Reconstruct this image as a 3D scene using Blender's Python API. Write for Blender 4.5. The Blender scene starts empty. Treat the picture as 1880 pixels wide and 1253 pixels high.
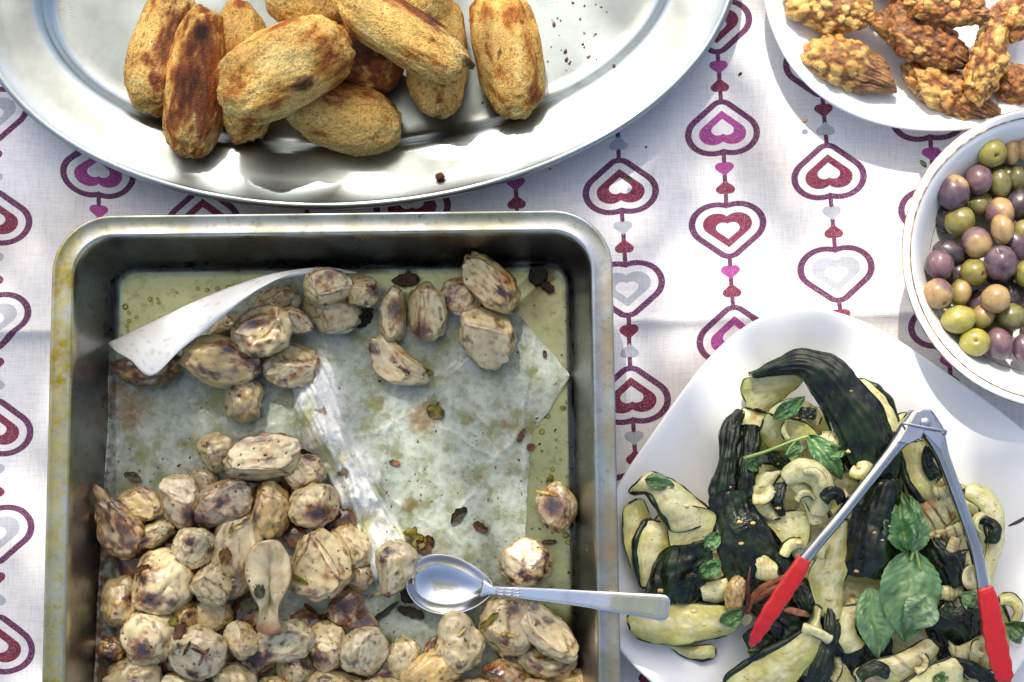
import bpy, bmesh, math, random
import numpy as np
from mathutils import Vector, Matrix
from mathutils.bvhtree import BVHTree

R = math.radians
scene = bpy.context.scene
COL = scene.collection

# ------------------------------------------------------------------ camera
FPX, DCAM, TILT = 1880 / 36 * 50, 0.94, R(6.4)      # focal length in photo pixels, height, tilt off the vertical
cam_data = bpy.data.cameras.new('camera')
cam_data.lens = 50; cam_data.sensor_width = 36
cam_data.clip_start = 0.02; cam_data.clip_end = 200
cam_data.dof.use_dof = True; cam_data.dof.focus_distance = 0.925; cam_data.dof.aperture_fstop = 11
cam = bpy.data.objects.new('camera', cam_data); COL.objects.link(cam)
cam.location = (0, -DCAM * math.tan(TILT), DCAM); cam.rotation_euler = (TILT, 0, 0)
scene.camera = cam

# ------------------------------------------------------------------ sky and sun
SUN_EL, SUN_AZ = R(50), R(-14)                       # azimuth measured from +Y towards +X
SUN = Vector((math.sin(SUN_AZ) * math.cos(SUN_EL), math.cos(SUN_AZ) * math.cos(SUN_EL), math.sin(SUN_EL)))
world = bpy.data.worlds.new('World'); scene.world = world; world.use_nodes = True
wn = world.node_tree.nodes; wl = world.node_tree.links
for n in list(wn): wn.remove(n)
sky = wn.new('ShaderNodeTexSky'); sky.sky_type = 'NISHITA'; sky.sun_disc = False
sky.sun_elevation = SUN_EL; sky.sun_rotation = SUN_AZ
sky.air_density = 0.9; sky.dust_density = 4.5; sky.ozone_density = 0.4
bg = wn.new('ShaderNodeBackground'); bg.inputs['Strength'].default_value = 0.15
wo = wn.new('ShaderNodeOutputWorld')
wl.new(sky.outputs[0], bg.inputs[0]); wl.new(bg.outputs[0], wo.inputs[0])
sl = bpy.data.lights.new('sun', 'SUN'); sl.energy = 2.2; sl.angle = R(0.53); sl.color = (1.0, 0.94, 0.84)
so = bpy.data.objects.new('sun', sl); COL.objects.link(so)
so.rotation_euler = SUN.to_track_quat('Z', 'Y').to_euler()
vs = scene.view_settings
vs.view_transform = 'Standard'; vs.look = 'None'; vs.gamma = 1; vs.exposure = 0.92; vs.use_curve_mapping = False
scene.cycles.max_bounces = 8; scene.cycles.transparent_max_bounces = 12

# ------------------------------------------------------------------ helpers: pixels, noise, meshes
def P(px, py, z):
    """photo pixel -> world point at the height z of the surface that carries it"""
    d = Vector(((px - 940) / FPX, -(py - 626.5) / FPX, -1.0))
    c, s = math.cos(TILT), math.sin(TILT)
    d = Vector((d.x, c * d.y - s * d.z, s * d.y + c * d.z))
    C = cam.location
    return C + d * ((z - C.z) / d.z)
def PXM(z): return (DCAM - z) / FPX * 1.0            # metres per photo pixel at height z

def S(r, g, b):
    f = lambda c: c / 12.92 if c <= 0.04045 else ((c + 0.055) / 1.055) ** 2.4
    return np.array([f(r / 255), f(g / 255), f(b / 255)])

_perm = np.random.RandomState(7).permutation(256); _perm = np.concatenate([_perm, _perm, _perm])
_grad = np.random.RandomState(8).normal(size=(256, 3)); _grad /= np.linalg.norm(_grad, axis=1)[:, None]
def noise(p):
    p = np.asarray(p, float); i = np.floor(p).astype(int); f = p - i; i &= 255
    u = f * f * f * (f * (f * 6 - 15) + 10)
    out = 0
    for dx in (0, 1):
        for dy in (0, 1):
            for dz in (0, 1):
                h = _perm[_perm[_perm[(i[:, 0] + dx) & 255] + ((i[:, 1] + dy) & 255)] + ((i[:, 2] + dz) & 255)]
                g = _grad[h & 255]
                d = f - np.array([dx, dy, dz])
                w = (u[:, 0] if dx else 1 - u[:, 0]) * (u[:, 1] if dy else 1 - u[:, 1]) * (u[:, 2] if dz else 1 - u[:, 2])
                out = out + w * (g * d).sum(1)
    return out * 1.6
def fbm(p, o=4):
    s = 0; a = 1; t = 0
    for k in range(o):
        s = s + a * noise(p * 2 ** k + 13.7 * k); t += a; a *= 0.5
    return s / t
def sm(a, b, x): 
    t = np.clip((x - a) / (b - a), 0, 1); return t * t * (3 - 2 * t)
def mixc(c, d, t): return c * (1 - t[:, None]) + np.asarray(d)[None, :] * t[:, None]

def mesh_obj(name, V, F, m, parent=None, smooth=True, paint=None, loc=None):
    V = np.asarray(V, float)
    if parent is not None: loc = np.array(parent.location) + (np.array(parent.parent.location) if parent.parent else 0)
    elif loc is None:
        loc = np.array([(V[:, 0].min() + V[:, 0].max()) / 2, (V[:, 1].min() + V[:, 1].max()) / 2, V[:, 2].min()])
    me = bpy.data.meshes.new(name)
    if isinstance(F, np.ndarray): F = F.tolist()
    me.from_pydata((V - loc).tolist(), [], F)
    if smooth: me.polygons.foreach_set('use_smooth', [True] * len(me.polygons))
    if paint is not None:
        a = me.attributes.new('paint', 'FLOAT_COLOR', 'POINT')
        c = np.ones((len(V), 4)); c[:, :3] = paint; a.data.foreach_set('color', c.ravel())
    me.update()
    o = bpy.data.objects.new(name, me); COL.objects.link(o)
    if m is not None: me.materials.append(m)
    if parent is not None: o.parent = parent
    else: o.location = loc
    return o
def empty(name, loc):
    o = bpy.data.objects.new(name, None); COL.objects.link(o); o.location = loc; o.empty_display_size = 0.02
    return o
def tag(o, label, cat, group=None):
    o['label'] = label; o['category'] = cat
    if group: o['group'] = group
    return o

_ico = {}
def ico(n):
    if n not in _ico:
        bm = bmesh.new(); bmesh.ops.create_icosphere(bm, subdivisions=n, radius=1)
        _ico[n] = (np.array([v.co[:] for v in bm.verts]), np.array([[v.index for v in f.verts] for f in bm.faces])); bm.free()
    return _ico[n][0].copy(), _ico[n][1]
def grid_faces(nu, nv, wrap=False):
    F = []
    for i in range(nu - 1):
        for j in range(nv if wrap else nv - 1):
            k = (j + 1) % nv
            F.append([i * nv + j, i * nv + k, (i + 1) * nv + k, (i + 1) * nv + j])
    return F
def crom(pts, n):
    """Catmull-Rom through pts, n samples"""
    p = np.asarray(pts, float)
    if len(p) == 2: 
        t = np.linspace(0, 1, n)[:, None]; return p[0] * (1 - t) + p[1] * t
    q = np.vstack([2 * p[0] - p[1], p, 2 * p[-1] - p[-2]])
    out = []
    for s in np.linspace(0, len(p) - 1 - 1e-9, n):
        i = int(s); t = s - i; a, b, c, d = q[i:i + 4]
        out.append(0.5 * (2 * b + (c - a) * t + (2 * a - 5 * b + 4 * c - d) * t * t + (3 * b - a - 3 * c + d) * t ** 3))
    return np.array(out)
def tube(pts, rad, n=8, caps=True, flat=1.0):
    """closed tube along pts with one radius per point"""
    p = np.asarray(pts, float); m = len(p); rad = np.broadcast_to(np.asarray(rad, float), (m,))
    V = []; up = np.array([0, 0, 1.0])
    T = np.gradient(p, axis=0); T /= np.linalg.norm(T, axis=1)[:, None] + 1e-12
    for k in range(m):
        a = np.cross(T[k], up)
        if np.linalg.norm(a) < 1e-3: a = np.array([1.0, 0, 0])
        a /= np.linalg.norm(a); b = np.cross(a, T[k])
        for j in range(n):
            th = 2 * math.pi * j / n
            V.append(p[k] + rad[k] * (math.cos(th) * a + flat * math.sin(th) * b))
    F = grid_faces(m, n, True)
    F.append(list(range(n))[::-1]); F.append(list(range((m - 1) * n, m * n)))
    return np.array(V), F
class MB:
    def __init__(s): s.V = []; s.F = []; s.C = []; s.n = 0
    def add(s, V, F, C=None):
        V = np.asarray(V, float); s.V.append(V); s.F += [[i + s.n for i in f] for f in (F.tolist() if isinstance(F, np.ndarray) else F)]
        s.C.append(np.ones((len(V), 3)) if C is None else np.broadcast_to(C, (len(V), 3))); s.n += len(V)
    def build(s, name, m, parent=None, smooth=True): return mesh_obj(name, np.vstack(s.V), s.F, m, parent, smooth, np.vstack(s.C))

# ------------------------------------------------------------------ helpers: materials
class X:
    """a node socket with arithmetic"""
    nt = None
    def __init__(s, k): s.k = k
    @staticmethod
    def op(o, *a):
        n = X.nt.nodes.new('ShaderNodeMath'); n.operation = o
        for i, v in enumerate(a):
            if isinstance(v, X): X.nt.links.new(v.k, n.inputs[i])
            else: n.inputs[i].default_value = v
        return X(n.outputs[0])
    def __add__(s, o): return X.op('ADD', s, o)
    __radd__ = __add__
    def __sub__(s, o): return X.op('SUBTRACT', s, o)
    def __rsub__(s, o): return X.op('SUBTRACT', o, s)
    def __mul__(s, o): return X.op('MULTIPLY', s, o)
    __rmul__ = __mul__
    def __truediv__(s, o): return X.op('DIVIDE', s, o)
    def __neg__(s): return X.op('MULTIPLY', s, -1.0)
    def lt(s, o): return X.op('LESS_THAN', s, o)
    def gt(s, o): return X.op('GREATER_THAN', s, o)
    def abs(s): return X.op('ABSOLUTE', s)
    def floor(s): return X.op('FLOOR', s)
    def min(s, o): return X.op('MINIMUM', s, o)
    def max(s, o): return X.op('MAXIMUM', s, o)
    def sqrt(s): return X.op('SQRT', s)
    def mod(s, o): return X.op('FLOORED_MODULO', s, o)
    def ramp(s, a, b):
        n = X.nt.nodes.new('ShaderNodeMapRange'); n.interpolation_type = 'SMOOTHSTEP'
        X.nt.links.new(s.k, n.inputs[0]); n.inputs[1].default_value = a; n.inputs[2].default_value = b
        return X(n.outputs[0])
def cmix(a, b, t, mode='MIX'):
    n = X.nt.nodes.new('ShaderNodeMix'); n.data_type = 'RGBA'; n.blend_type = mode
    for i, v in ((6, a), (7, b)):
        if isinstance(v, X): X.nt.links.new(v.k, n.inputs[i])
        else: n.inputs[i].default_value = (*[float(q) for q in v], 1)
    if isinstance(t, X): X.nt.links.new(t.k, n.inputs[0])
    else: n.inputs[0].default_value = t
    return X(n.outputs[2])
def tex(kind, scale, vec=None, **kw):
    n = X.nt.nodes.new('ShaderNodeTex' + kind)
    n.inputs['Scale'].default_value = scale
    for a, b in kw.items():
        if a in n.inputs: n.inputs[a].default_value = b
        else: setattr(n, a, b)
    if vec is not None: X.nt.links.new(vec.k, n.inputs['Vector'])
    return X(n.outputs[0]), n
def new_mat(name):
    m = bpy.data.materials.new(name); m.use_nodes = True; X.nt = m.node_tree
    b = X.nt.nodes['Principled BSDF']
    tc = X.nt.nodes.new('ShaderNodeTexCoord')
    return m, b, X(tc.outputs['Object'])
def setp(b, **kw):
    for k, v in kw.items():
        s = b.inputs[k.replace('_', ' ')]
        if isinstance(v, X): X.nt.links.new(v.k, s)
        elif isinstance(v, (tuple, list, np.ndarray)): s.default_value = (*[float(q) for q in v], 1) if len(v) == 3 and s.type == 'RGBA' else v
        else: s.default_value = v
def bump(b, h, strength, dist, prev=None):
    n = X.nt.nodes.new('ShaderNodeBump'); n.inputs['Strength'].default_value = strength; n.inputs['Distance'].default_value = dist
    X.nt.links.new(h.k, n.inputs['Height'])
    if prev is not None: X.nt.links.new(prev.outputs[0], n.inputs['Normal'])
    X.nt.links.new(n.outputs[0], b.inputs['Normal']); return n
def attr(name='paint'):
    n = X.nt.nodes.new('ShaderNodeAttribute'); n.attribute_name = name; return X(n.outputs['Color'])
def mapping(vec, scale, rot=(0, 0, 0)):
    n = X.nt.nodes.new('ShaderNodeMapping'); n.inputs['Scale'].default_value = scale; n.inputs['Rotation'].default_value = rot
    X.nt.links.new(vec.k, n.inputs['Vector']); return X(n.outputs[0])

def food_mat(name, rough=0.35, speck=0.0, speck_col=(60, 42, 28), speck_scale=700, grain=0.15, gscale=900, gdist=0.0006, spec=0.5, sss=0.0,
             rough_var=0.2, coat=0.0, var=0.25, sss_r=(1, .6, .3), crumbs=0.0):
    m, b, oc = new_mat(name)
    c = attr()
    n1, _ = tex('Noise', gscale * 0.3, oc, Detail=4)
    c = cmix(c, cmix(c, (0.45, 0.40, 0.34), 1.0, 'MULTIPLY'), n1.ramp(0.45, 0.85) * var * 2)
    if speck > 0:
        v, _ = tex('Noise', speck_scale, oc, Detail=2)
        v2, _ = tex('Noise', 90, oc, Detail=1)
        c = cmix(c, S(*speck_col), v.ramp(0.70 - speck * 0.2, 0.74 - speck * 0.2) * v2.ramp(0.42, 0.6))
    if crumbs > 0:                                     # every breadcrumb fried to its own shade
        vo, vn = tex('Voronoi', 900, oc); vc = X.nt.nodes.new('ShaderNodeSeparateColor'); X.nt.links.new(vn.outputs['Color'], vc.inputs[0]); k_ = X(vc.outputs[0])
        c = cmix(c, cmix(c, (1.45, 1.42, 1.35), 1.0, 'MULTIPLY'), k_.ramp(0.55, 0.95) * crumbs)
        c = cmix(c, cmix(c, (0.50, 0.42, 0.34), 1.0, 'MULTIPLY'), k_.ramp(0.45, 0.05) * crumbs)
    setp(b, Base_Color=c, Specular_IOR_Level=spec)
    r, _ = tex('Noise', 160, oc, Detail=3)
    setp(b, Roughness=r * rough_var * 2 + (rough - rough_var))
    if sss > 0:
        setp(b, Subsurface_Weight=sss, Subsurface_Scale=0.004); b.inputs['Subsurface Radius'].default_value = sss_r
    if coat > 0: setp(b, Coat_Weight=coat, Coat_Roughness=0.05)
    g, _ = tex('Noise', gscale, oc, Detail=5, Roughness=0.65)
    if crumbs > 0: g = g + (1.0 - vo * 1.4) * 0.5
    bump(b, g, grain, gdist)
    return m

M = {}
M['croquette'] = food_mat('breadcrumb crust', rough=0.62, speck=0.22, speck_col=(64, 38, 20), speck_scale=560, grain=0.9, gscale=1300, gdist=0.0009, spec=0.35, rough_var=0.12, var=0.22, crumbs=0.5)
M['potato'] = food_mat('roast tuber', rough=0.28, speck=0.10, speck_col=(84, 60, 36), speck_scale=520, grain=0.25, gscale=180, gdist=0.0011, sss=0.18, rough_var=0.16, coat=1.0, var=0.2, sss_r=(1, .85, .6))
M['fried'] = food_mat('fried batter', rough=0.42, speck=0.2, speck_col=(60, 30, 14), speck_scale=420, grain=0.8, gscale=700, gdist=0.0012, rough_var=0.2, coat=0.25, var=0.4)
M['olive'] = food_mat('olive skin', rough=0.26, speck=0.08, speck_col=(60, 46, 40), grain=0.05, gscale=500, gdist=0.0003, rough_var=0.06, coat=0.3, var=0.12)
M['flesh'] = food_mat('courgette flesh', rough=0.34, speck=0.12, speck_col=(110, 92, 40), speck_scale=500, grain=0.35, gscale=420, gdist=0.0006, sss=0.15, rough_var=0.18, coat=0.55, var=0.2, sss_r=(.8, 1, .4))
M['skin'] = food_mat('courgette skin', rough=0.20, speck=0.08, speck_col=(70, 84, 50), speck_scale=420, grain=0.45, gscale=300, gdist=0.0012, rough_var=0.10, coat=0.4, var=0.3, spec=0.3)
M['leaf'] = food_mat('mint leaf', coat=0.3, rough=0.36, grain=0.35, gscale=800, gdist=0.0004, rough_var=0.1, var=0.2)
M['herb'] = food_mat('cooked herb', rough=0.4, grain=0.7, gscale=500, gdist=0.0008, rough_var=0.15, var=0.3, spec=0.3)
M['crumb'] = food_mat('crumb', rough=0.7, grain=0.6, gscale=1200, gdist=0.0004, rough_var=0.1)

def steel(name, base, rough, brush=(1, 1, 1), bstr=0.02, stain=None, blotch=0.0):
    m, b, oc = new_mat(name)
    n, _ = tex('Noise', 1.0, mapping(oc, brush), Detail=4)
    sm_, _ = tex('Noise', 38, oc, Detail=5, Roughness=0.6)
    sc, _ = tex('Noise', 1.0, mapping(oc, (45, 900, 900), (0, 0, 0.6)), Detail=2)
    c = cmix(base, [q * 0.8 for q in base], sm_.ramp(0.4, 0.75))
    if stain is not None:
        at = attr()
        st, _ = tex('Noise', 170, oc, Detail=6, Roughness=0.7)
        c = cmix(c, c, 0.0)
        c = cmix(c, at, 1.0, 'MULTIPLY')
        c = cmix(c, cmix(c, S(150, 140, 90), 1.0, 'MULTIPLY'), st.ramp(0.50, 0.72) * blotch)
        sp_ = X.nt.nodes.new('ShaderNodeSeparateXYZ'); X.nt.links.new(oc.k, sp_.inputs[0]); tx, tz = X(sp_.outputs[0]), X(sp_.outputs[2])
        on = tz.ramp(0.054, 0.057); o1, _ = tex('Noise', 26, oc, Detail=6, Roughness=0.65); o2, _ = tex('Noise', 240, oc, Detail=4)
        c = cmix(c, cmix(S(196, 186, 120), S(150, 132, 34), o1.ramp(0.40, 0.62)), on * tx.ramp(-0.155, -0.166) * (o1.ramp(0.30, 0.55) * 0.5 + o2.ramp(0.35, 0.65) * 0.5))
        c = cmix(c, S(170, 148, 116), on * tx.ramp(0.158, 0.166) * o1.ramp(0.42, 0.62) * (o2 * 0.8 + 0.2))
        cr1, _ = tex('Noise', 90, oc, Detail=6, Roughness=0.7); ty = X(sp_.outputs[1])
        crust = cr1.ramp(0.44, 0.56) * tz.ramp(0.034, 0.014) * tx.ramp(-0.138, -0.147) * ty.ramp(0.09, 0.02)
        crust = crust.max(cr1.ramp(0.54, 0.62) * tz.ramp(0.026, 0.008) * tz.ramp(0.002, 0.004))
        bl, _ = tex('Noise', 70, oc, Detail=7, Roughness=0.75); c = cmix(c, S(72, 42, 18), bl.ramp(0.64, 0.72) * 0.85); c = cmix(c, S(44, 22, 12), crust)
    setp(b, Base_Color=c, Metallic=1.0, Roughness=sm_ * 0.16 + n * 0.06 + (rough - 0.11))
    bb = bump(b, n, bstr, 0.0005)
    bump(b, sc.ramp(0.66, 0.72), 0.06, 0.0003, bb)
    return m
M['platter'] = steel('brushed platter steel', (0.35, 0.395, 0.405), 0.30, (30, 1400, 30), 0.03)
M['tray'] = steel('oven tray steel', (0.50, 0.53, 0.55), 0.30, (500, 500, 60), 0.03, stain=True, blotch=0.5)
M['cutlery'] = steel('polished cutlery steel', (0.68, 0.68, 0.67), 0.12, (300, 300, 300), 0.01)
M['tong'] = steel('tong steel', (0.52, 0.53, 0.54), 0.10, (300, 300, 300), 0.01)

m, b, oc = new_mat('white glazed porcelain')
n, _ = tex('Noise', 14, oc, Detail=3)
setp(b, Base_Color=cmix((0.88, 0.885, 0.88), (0.85, 0.855, 0.85), n), Roughness=0.13, Coat_Weight=0.4, Coat_Roughness=0.05); bump(b, n, 0.05, 0.002)
M['porcelain'] = m
m, b, oc = new_mat('worn gilt line')
n, _ = tex('Noise', 160, oc, Detail=2)
setp(b, Base_Color=cmix(S(96, 78, 50), S(196, 168, 118), n.ramp(0.4, 0.65)), Roughness=0.4, Metallic=0.4)
M['gilt'] = m
m, b, oc = new_mat('red silicone')
n, _ = tex('Noise', 260, oc, Detail=3)
setp(b, Base_Color=cmix(S(214, 26, 22), S(186, 14, 14), n), Roughness=n * 0.2 + 0.16, Coat_Weight=0.6, Coat_Roughness=0.1); bump(b, n, 0.15, 0.0006)
M['red'] = m
def film(name, tint, rough, bscale, bstr):
    m = bpy.data.materials.new(name); m.use_nodes = True; X.nt = m.node_tree; nt = m.node_tree
    for q in list(nt.nodes): nt.nodes.remove(q)
    out = nt.nodes.new('ShaderNodeOutputMaterial'); tr = nt.nodes.new('ShaderNodeBsdfTransparent'); gl = nt.nodes.new('ShaderNodeBsdfGlossy')
    fr = nt.nodes.new('ShaderNodeFresnel'); fr.inputs[0].default_value = 1.47; mx = nt.nodes.new('ShaderNodeMixShader')
    tr.inputs[0].default_value = (*tint, 1); gl.inputs['Roughness'].default_value = rough
    tc = nt.nodes.new('ShaderNodeTexCoord'); n1, _ = tex('Noise', bscale, X(tc.outputs['Object']), Detail=3)
    bp = nt.nodes.new('ShaderNodeBump'); bp.inputs['Strength'].default_value = bstr; bp.inputs['Distance'].default_value = 0.002
    nt.links.new(n1.k, bp.inputs['Height']); nt.links.new(bp.outputs[0], gl.inputs['Normal']); nt.links.new(bp.outputs[0], fr.inputs['Normal'])
    nt.links.new(fr.outputs[0], mx.inputs[0]); nt.links.new(tr.outputs[0], mx.inputs[1]); nt.links.new(gl.outputs[0], mx.inputs[2]); nt.links.new(mx.outputs[0], out.inputs[0])
    return m
M['oil'] = film('cooking oil', (0.93, 0.91, 0.66), 0.04, 110, 0.35)

# baking paper: greasy grey where soaked, whiter where the crumpled strip stays dry (painted), with its own gloss
m, b, oc = new_mat('greasy baking paper')
n1, _ = tex('Noise', 55, oc, Detail=5, Roughness=0.6); n2, _ = tex('Noise', 260, oc, Detail=4, Roughness=0.65)
c = attr()
c = cmix(c, cmix(c, S(206, 204, 150), 1.0, 'MULTIPLY'), n1.ramp(0.50, 0.68))
c = cmix(c, cmix(c, S(200, 205, 200), 1.0, 'MULTIPLY'), n2.ramp(0.45, 0.7) * 0.8)
c = cmix(c, S(140, 100, 50), tex('Noise', 130, oc, Detail=3)[0].ramp(0.70, 0.76) * n1.ramp(0.45, 0.6) * 0.8)
setp(b, Base_Color=c, Roughness=n1 * 0.4 + 0.08, Coat_Weight=0.8, Coat_Roughness=0.06)
bb = bump(b, n1, 0.35, 0.003); bump(b, n2, 0.35, 0.0012, bb)
tp = X.nt.nodes.new('ShaderNodeBsdfTransparent'); tp.inputs[0].default_value = (0.93, 0.93, 0.86, 1); mx = X.nt.nodes.new('ShaderNodeMixShader')
asep = X.nt.nodes.new('ShaderNodeSeparateColor'); X.nt.links.new(attr().k, asep.inputs[0])
soak = X(asep.outputs[2]).ramp(0.72, 0.50) * (n1.ramp(0.35, 0.65) * 0.40 + 0.30)      # soaked paper lets the tray show through
X.nt.links.new(soak.k, mx.inputs[0]); X.nt.links.new(b.outputs[0], mx.inputs[1]); X.nt.links.new(tp.outputs[0], mx.inputs[2]); X.nt.links.new(mx.outputs[0], X.nt.nodes['Material Output'].inputs[0])
M['paper'] = m
m, b, oc = new_mat('dry baking paper'); n1, _ = tex('Noise', 300, oc, Detail=4)
setp(b, Base_Color=attr(), Roughness=n1 * 0.3 + 0.25, Coat_Weight=0.2); bump(b, n1, 0.2, 0.0006)
M['dry'] = m

# ------------------------------------------------------------------ tablecloth material: printed chains of hearts
m, b, oc = new_mat('printed heart cloth')
sep = X.nt.nodes.new('ShaderNodeSeparateXYZ'); X.nt.links.new(oc.k, sep.inputs[0])
OX, OY = 0.14248, 0.14675
cv = np.array([[0.0706, 0.00322], [0.00513, -0.07086]]); iv = np.linalg.inv(cv)
wob = tex('Noise', 9, oc, Detail=1)[0]
qx = X(sep.outputs[0]) - OX + (wob - 0.5) * 0.004; qy = X(sep.outputs[1]) - OY - X(sep.outputs[0]).ramp(-0.265, -0.325) * 0.009
u = qx * float(iv[0, 0]) + qy * float(iv[0, 1]); v = qx * float(iv[1, 0]) + qy * float(iv[1, 1])
ci = (u + 0.5).floor(); x = u - ci; par = ci.mod(2.0)           # column parity: 0 pink chains, 1 grey chains
vv = v - par * 0.5
k = (vv + 0.5).floor(); up = k.mod(2.0)                           # 1 upright, 0 upside down
UH = 0.38; SQ = 0.8
yb = (vv - k) * (1.0 - up * 2.0)
ax = x.abs()
def heart(ax, y, sc):
    """signed distance (pixel/194 units) of a heart of width 1.207*sc, centred on its bounding box"""
    X_ = ax / sc; Y_ = y / (sc * SQ) + 0.552
    c1 = (X_ - 0.25); c2 = (Y_ - 0.75)
    dcirc = (c1 * c1 + c2 * c2).sqrt() - 0.35355
    ym1 = Y_ - 1.0
    d1 = X_ * X_ + ym1 * ym1
    h = (X_ + Y_).max(0.0) * 0.5
    e1 = X_ - h; e2 = Y_ - h
    d2 = e1 * e1 + e2 * e2
    sg = (X_ - Y_).gt(0.0) * 2.0 - 1.0
    din = d1.min(d2).sqrt() * sg
    top = (X_ + Y_).gt(1.0)
    return (dcirc * top + din * (1.0 - top)) * sc
dbig = heart(ax, yb, UH); dcen = heart(ax, yb + 0.005, UH * 0.475)
mm = vv.floor(); w = vv - mm - 0.5; mod_ = mm.mod(2.0)
ds1 = heart(ax, -(w + 0.093), UH * 0.395); ds2 = heart(ax, w - 0.082, UH * 0.395)
stem = ax.lt(0.021) * dbig.gt(0.134)
ring = dbig.gt(0.072) * dbig.lt(0.136)
inner = dbig.lt(0.0) * dcen.gt(0.0)
WHITE = S(232, 231, 232); PLUM = S(98, 40, 84); MAR = S(122, 34, 66); PINK = S(164, 62, 140); GREY = S(176, 180, 190)
ink = PLUM
c = cmix(WHITE, PLUM, stem.max(ring))
colA = cmix(PINK, MAR, up); colB = cmix(MAR, GREY, up)
c = cmix(c, cmix(colA, colB, par), inner)
s1c = cmix(PINK, cmix(GREY, MAR, mod_), par); s2c = cmix(MAR, cmix(MAR, GREY, mod_), par)
c = cmix(c, s1c, ds1.lt(0.0)); c = cmix(c, s2c, ds2.lt(0.0))
spk = tex('Noise', 1900, oc, Detail=2)[0]; spl = tex('Noise', 30, oc, Detail=2)[0]
c = cmix(c, WHITE, spk.ramp(0.53, 0.70) * (spl * 0.5 + 0.15))      # white threads show through the print
dirt = tex('Noise', 6, oc, Detail=4)[0]
c = cmix(c, cmix(c, S(228, 224, 218), 1.0, 'MULTIPLY'), dirt.ramp(0.4, 0.7))
wx, _ = tex('Wave', 1500 / 6.283, mapping(oc, (1, 1, 1), (0, 0, R(4))), wave_type='BANDS', bands_direction='X', Distortion=1.2, Detail=1)
wy, _ = tex('Wave', 1500 / 6.283, mapping(oc, (1, 1, 1), (0, 0, R(4))), wave_type='BANDS', bands_direction='Y', Distortion=1.2, Detail=1)
th = tex('Noise', 1.0, mapping(oc, (1600, 90, 100)), Detail=2)[0] + tex('Noise', 1.0, mapping(oc, (90, 1600, 100)), Detail=2)[0]
c = cmix(c, cmix(c, S(188, 188, 196), 1.0, 'MULTIPLY'), (th * 0.5).ramp(0.45, 0.62) * 0.32)
setp(b, Base_Color=c, Roughness=0.85, Specular_IOR_Level=0.25, Sheen_Weight=0.1)
bb = bump(b, wx * wy, 0.35, 0.0004); bump(b, th, 0.2, 0.0005, bb)
M['cloth'] = m

# ------------------------------------------------------------------ the tablecloth
NX, NY = 300, 420
gx = np.linspace(-0.62, 0.62, NX); gy = np.linspace(-0.50, 0.56, NY)
GX, GY = np.meshgrid(gx, gy, indexing='ij')
V = np.c_[GX.ravel(), GY.ravel(), np.zeros(GX.size)]
hz = 0.0009 * fbm(V * [9, 9, 1] + 3.1, 3)
crease_y = P(1250, 592, 0).y
dy = V[:, 1] - (crease_y + 0.0025 * noise(V * [6, 0, 0] + 0.5) + 0.02 * V[:, 0])
flat_ = (1 - sm(-0.30, -0.285, V[:, 0]) * sm(0.085, 0.066, V[:, 0])) * sm(0.050, 0.062, np.hypot(V[:, 0] - 0.3443, V[:, 1] - 0.0482))   # dishes press it flat
hz += flat_ * 0.0085 * np.where(dy > 0, np.exp(-np.abs(dy) / 0.012), np.exp(-np.abs(dy) / 0.0045)) * (0.75 + 0.5 * noise(V * [4, 0, 0]))        # a fold pressed into the cloth
for fx, fs, fh in ((0.30, 0.10, 0.0016), (0.115, -0.05, 0.0012), (-0.30, 0.03, 0.0016)):
    hz += fh * np.exp(-np.abs(V[:, 0] - fx - fs * V[:, 1] - 0.004 * noise(V * [0, 7, 0])) / 0.008) * flat_
dx = V[:, 0] - (P(1790, 300, 0).x + 0.2 * (V[:, 1] - 0.1))
hz += 0.0012 * np.exp(-(dx / 0.012) ** 2)
V[:, 2] = hz - 0.0055
cloth = mesh_obj('tablecloth', V, grid_faces(NX, NY), M['cloth'], loc=np.array([0, 0, 0.]))
tag(cloth, 'white woven tablecloth printed with vertical chains of plum, pink and grey hearts', 'tablecloth')
# table under it
bm = bmesh.new(); bmesh.ops.create_cube(bm, size=1)
for q in bm.verts: q.co = Vector((q.co.x * 1.22, q.co.y * 1.04 + 0.03, q.co.z * 0.03 - 0.0235))
bmesh.ops.bevel(bm, geom=bm.edges[:], offset=0.004, segments=2, affect='EDGES')
me = bpy.data.meshes.new('table'); bm.to_mesh(me); bm.free()
mm_, b, oc = new_mat('table wood'); n, _ = tex('Noise', 1, mapping(oc, (60, 4, 60)), Detail=4)
setp(b, Base_Color=cmix((0.25, 0.15, 0.08), (0.35, 0.22, 0.12), n), Roughness=0.5); me.materials.append(mm_)
table = bpy.data.objects.new('table_top', me); COL.objects.link(table); table['kind'] = 'structure'

# ------------------------------------------------------------------ lofted dishes
def outline(kind, n, **k):
    th = np.linspace(0, 2 * math.pi, n, endpoint=False)
    if kind == 'sup':
        e = k['e']; c, s = np.cos(th), np.sin(th)
        r = (np.abs(c) ** e + np.abs(s) ** e) ** (-1 / e)
        return np.c_[r * c * k['a'], r * s * k['b']]
    if kind == 'rrect':
        a, b, r = k['a'], k['b'], k['r']; m = n // 4; pts = []
        def seg(p, q, kk): return [np.array(p) * (1 - t) + np.array(q) * t for t in np.linspace(0, 1, kk, endpoint=False)]
        na = 14; ns = m - na
        for cx, cy, t0, nx in ((a - r, b - r, 0, (-(a - r), b)), (-(a - r), b - r, 90, (-a, -(b - r))), (-(a - r), -(b - r), 180, (a - r, -b)), (a - r, -(b - r), 270, (a, b - r))):
            arc = [np.array([cx + r * math.cos(R(t0 + 90 * t)), cy + r * math.sin(R(t0 + 90 * t))]) for t in np.linspace(0, 1, na, endpoint=False)]
            end = np.array([cx + r * math.cos(R(t0 + 90)), cy + r * math.sin(R(t0 + 90))])
            pts += arc + seg(end, nx, ns)
        return np.array(pts)
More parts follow.
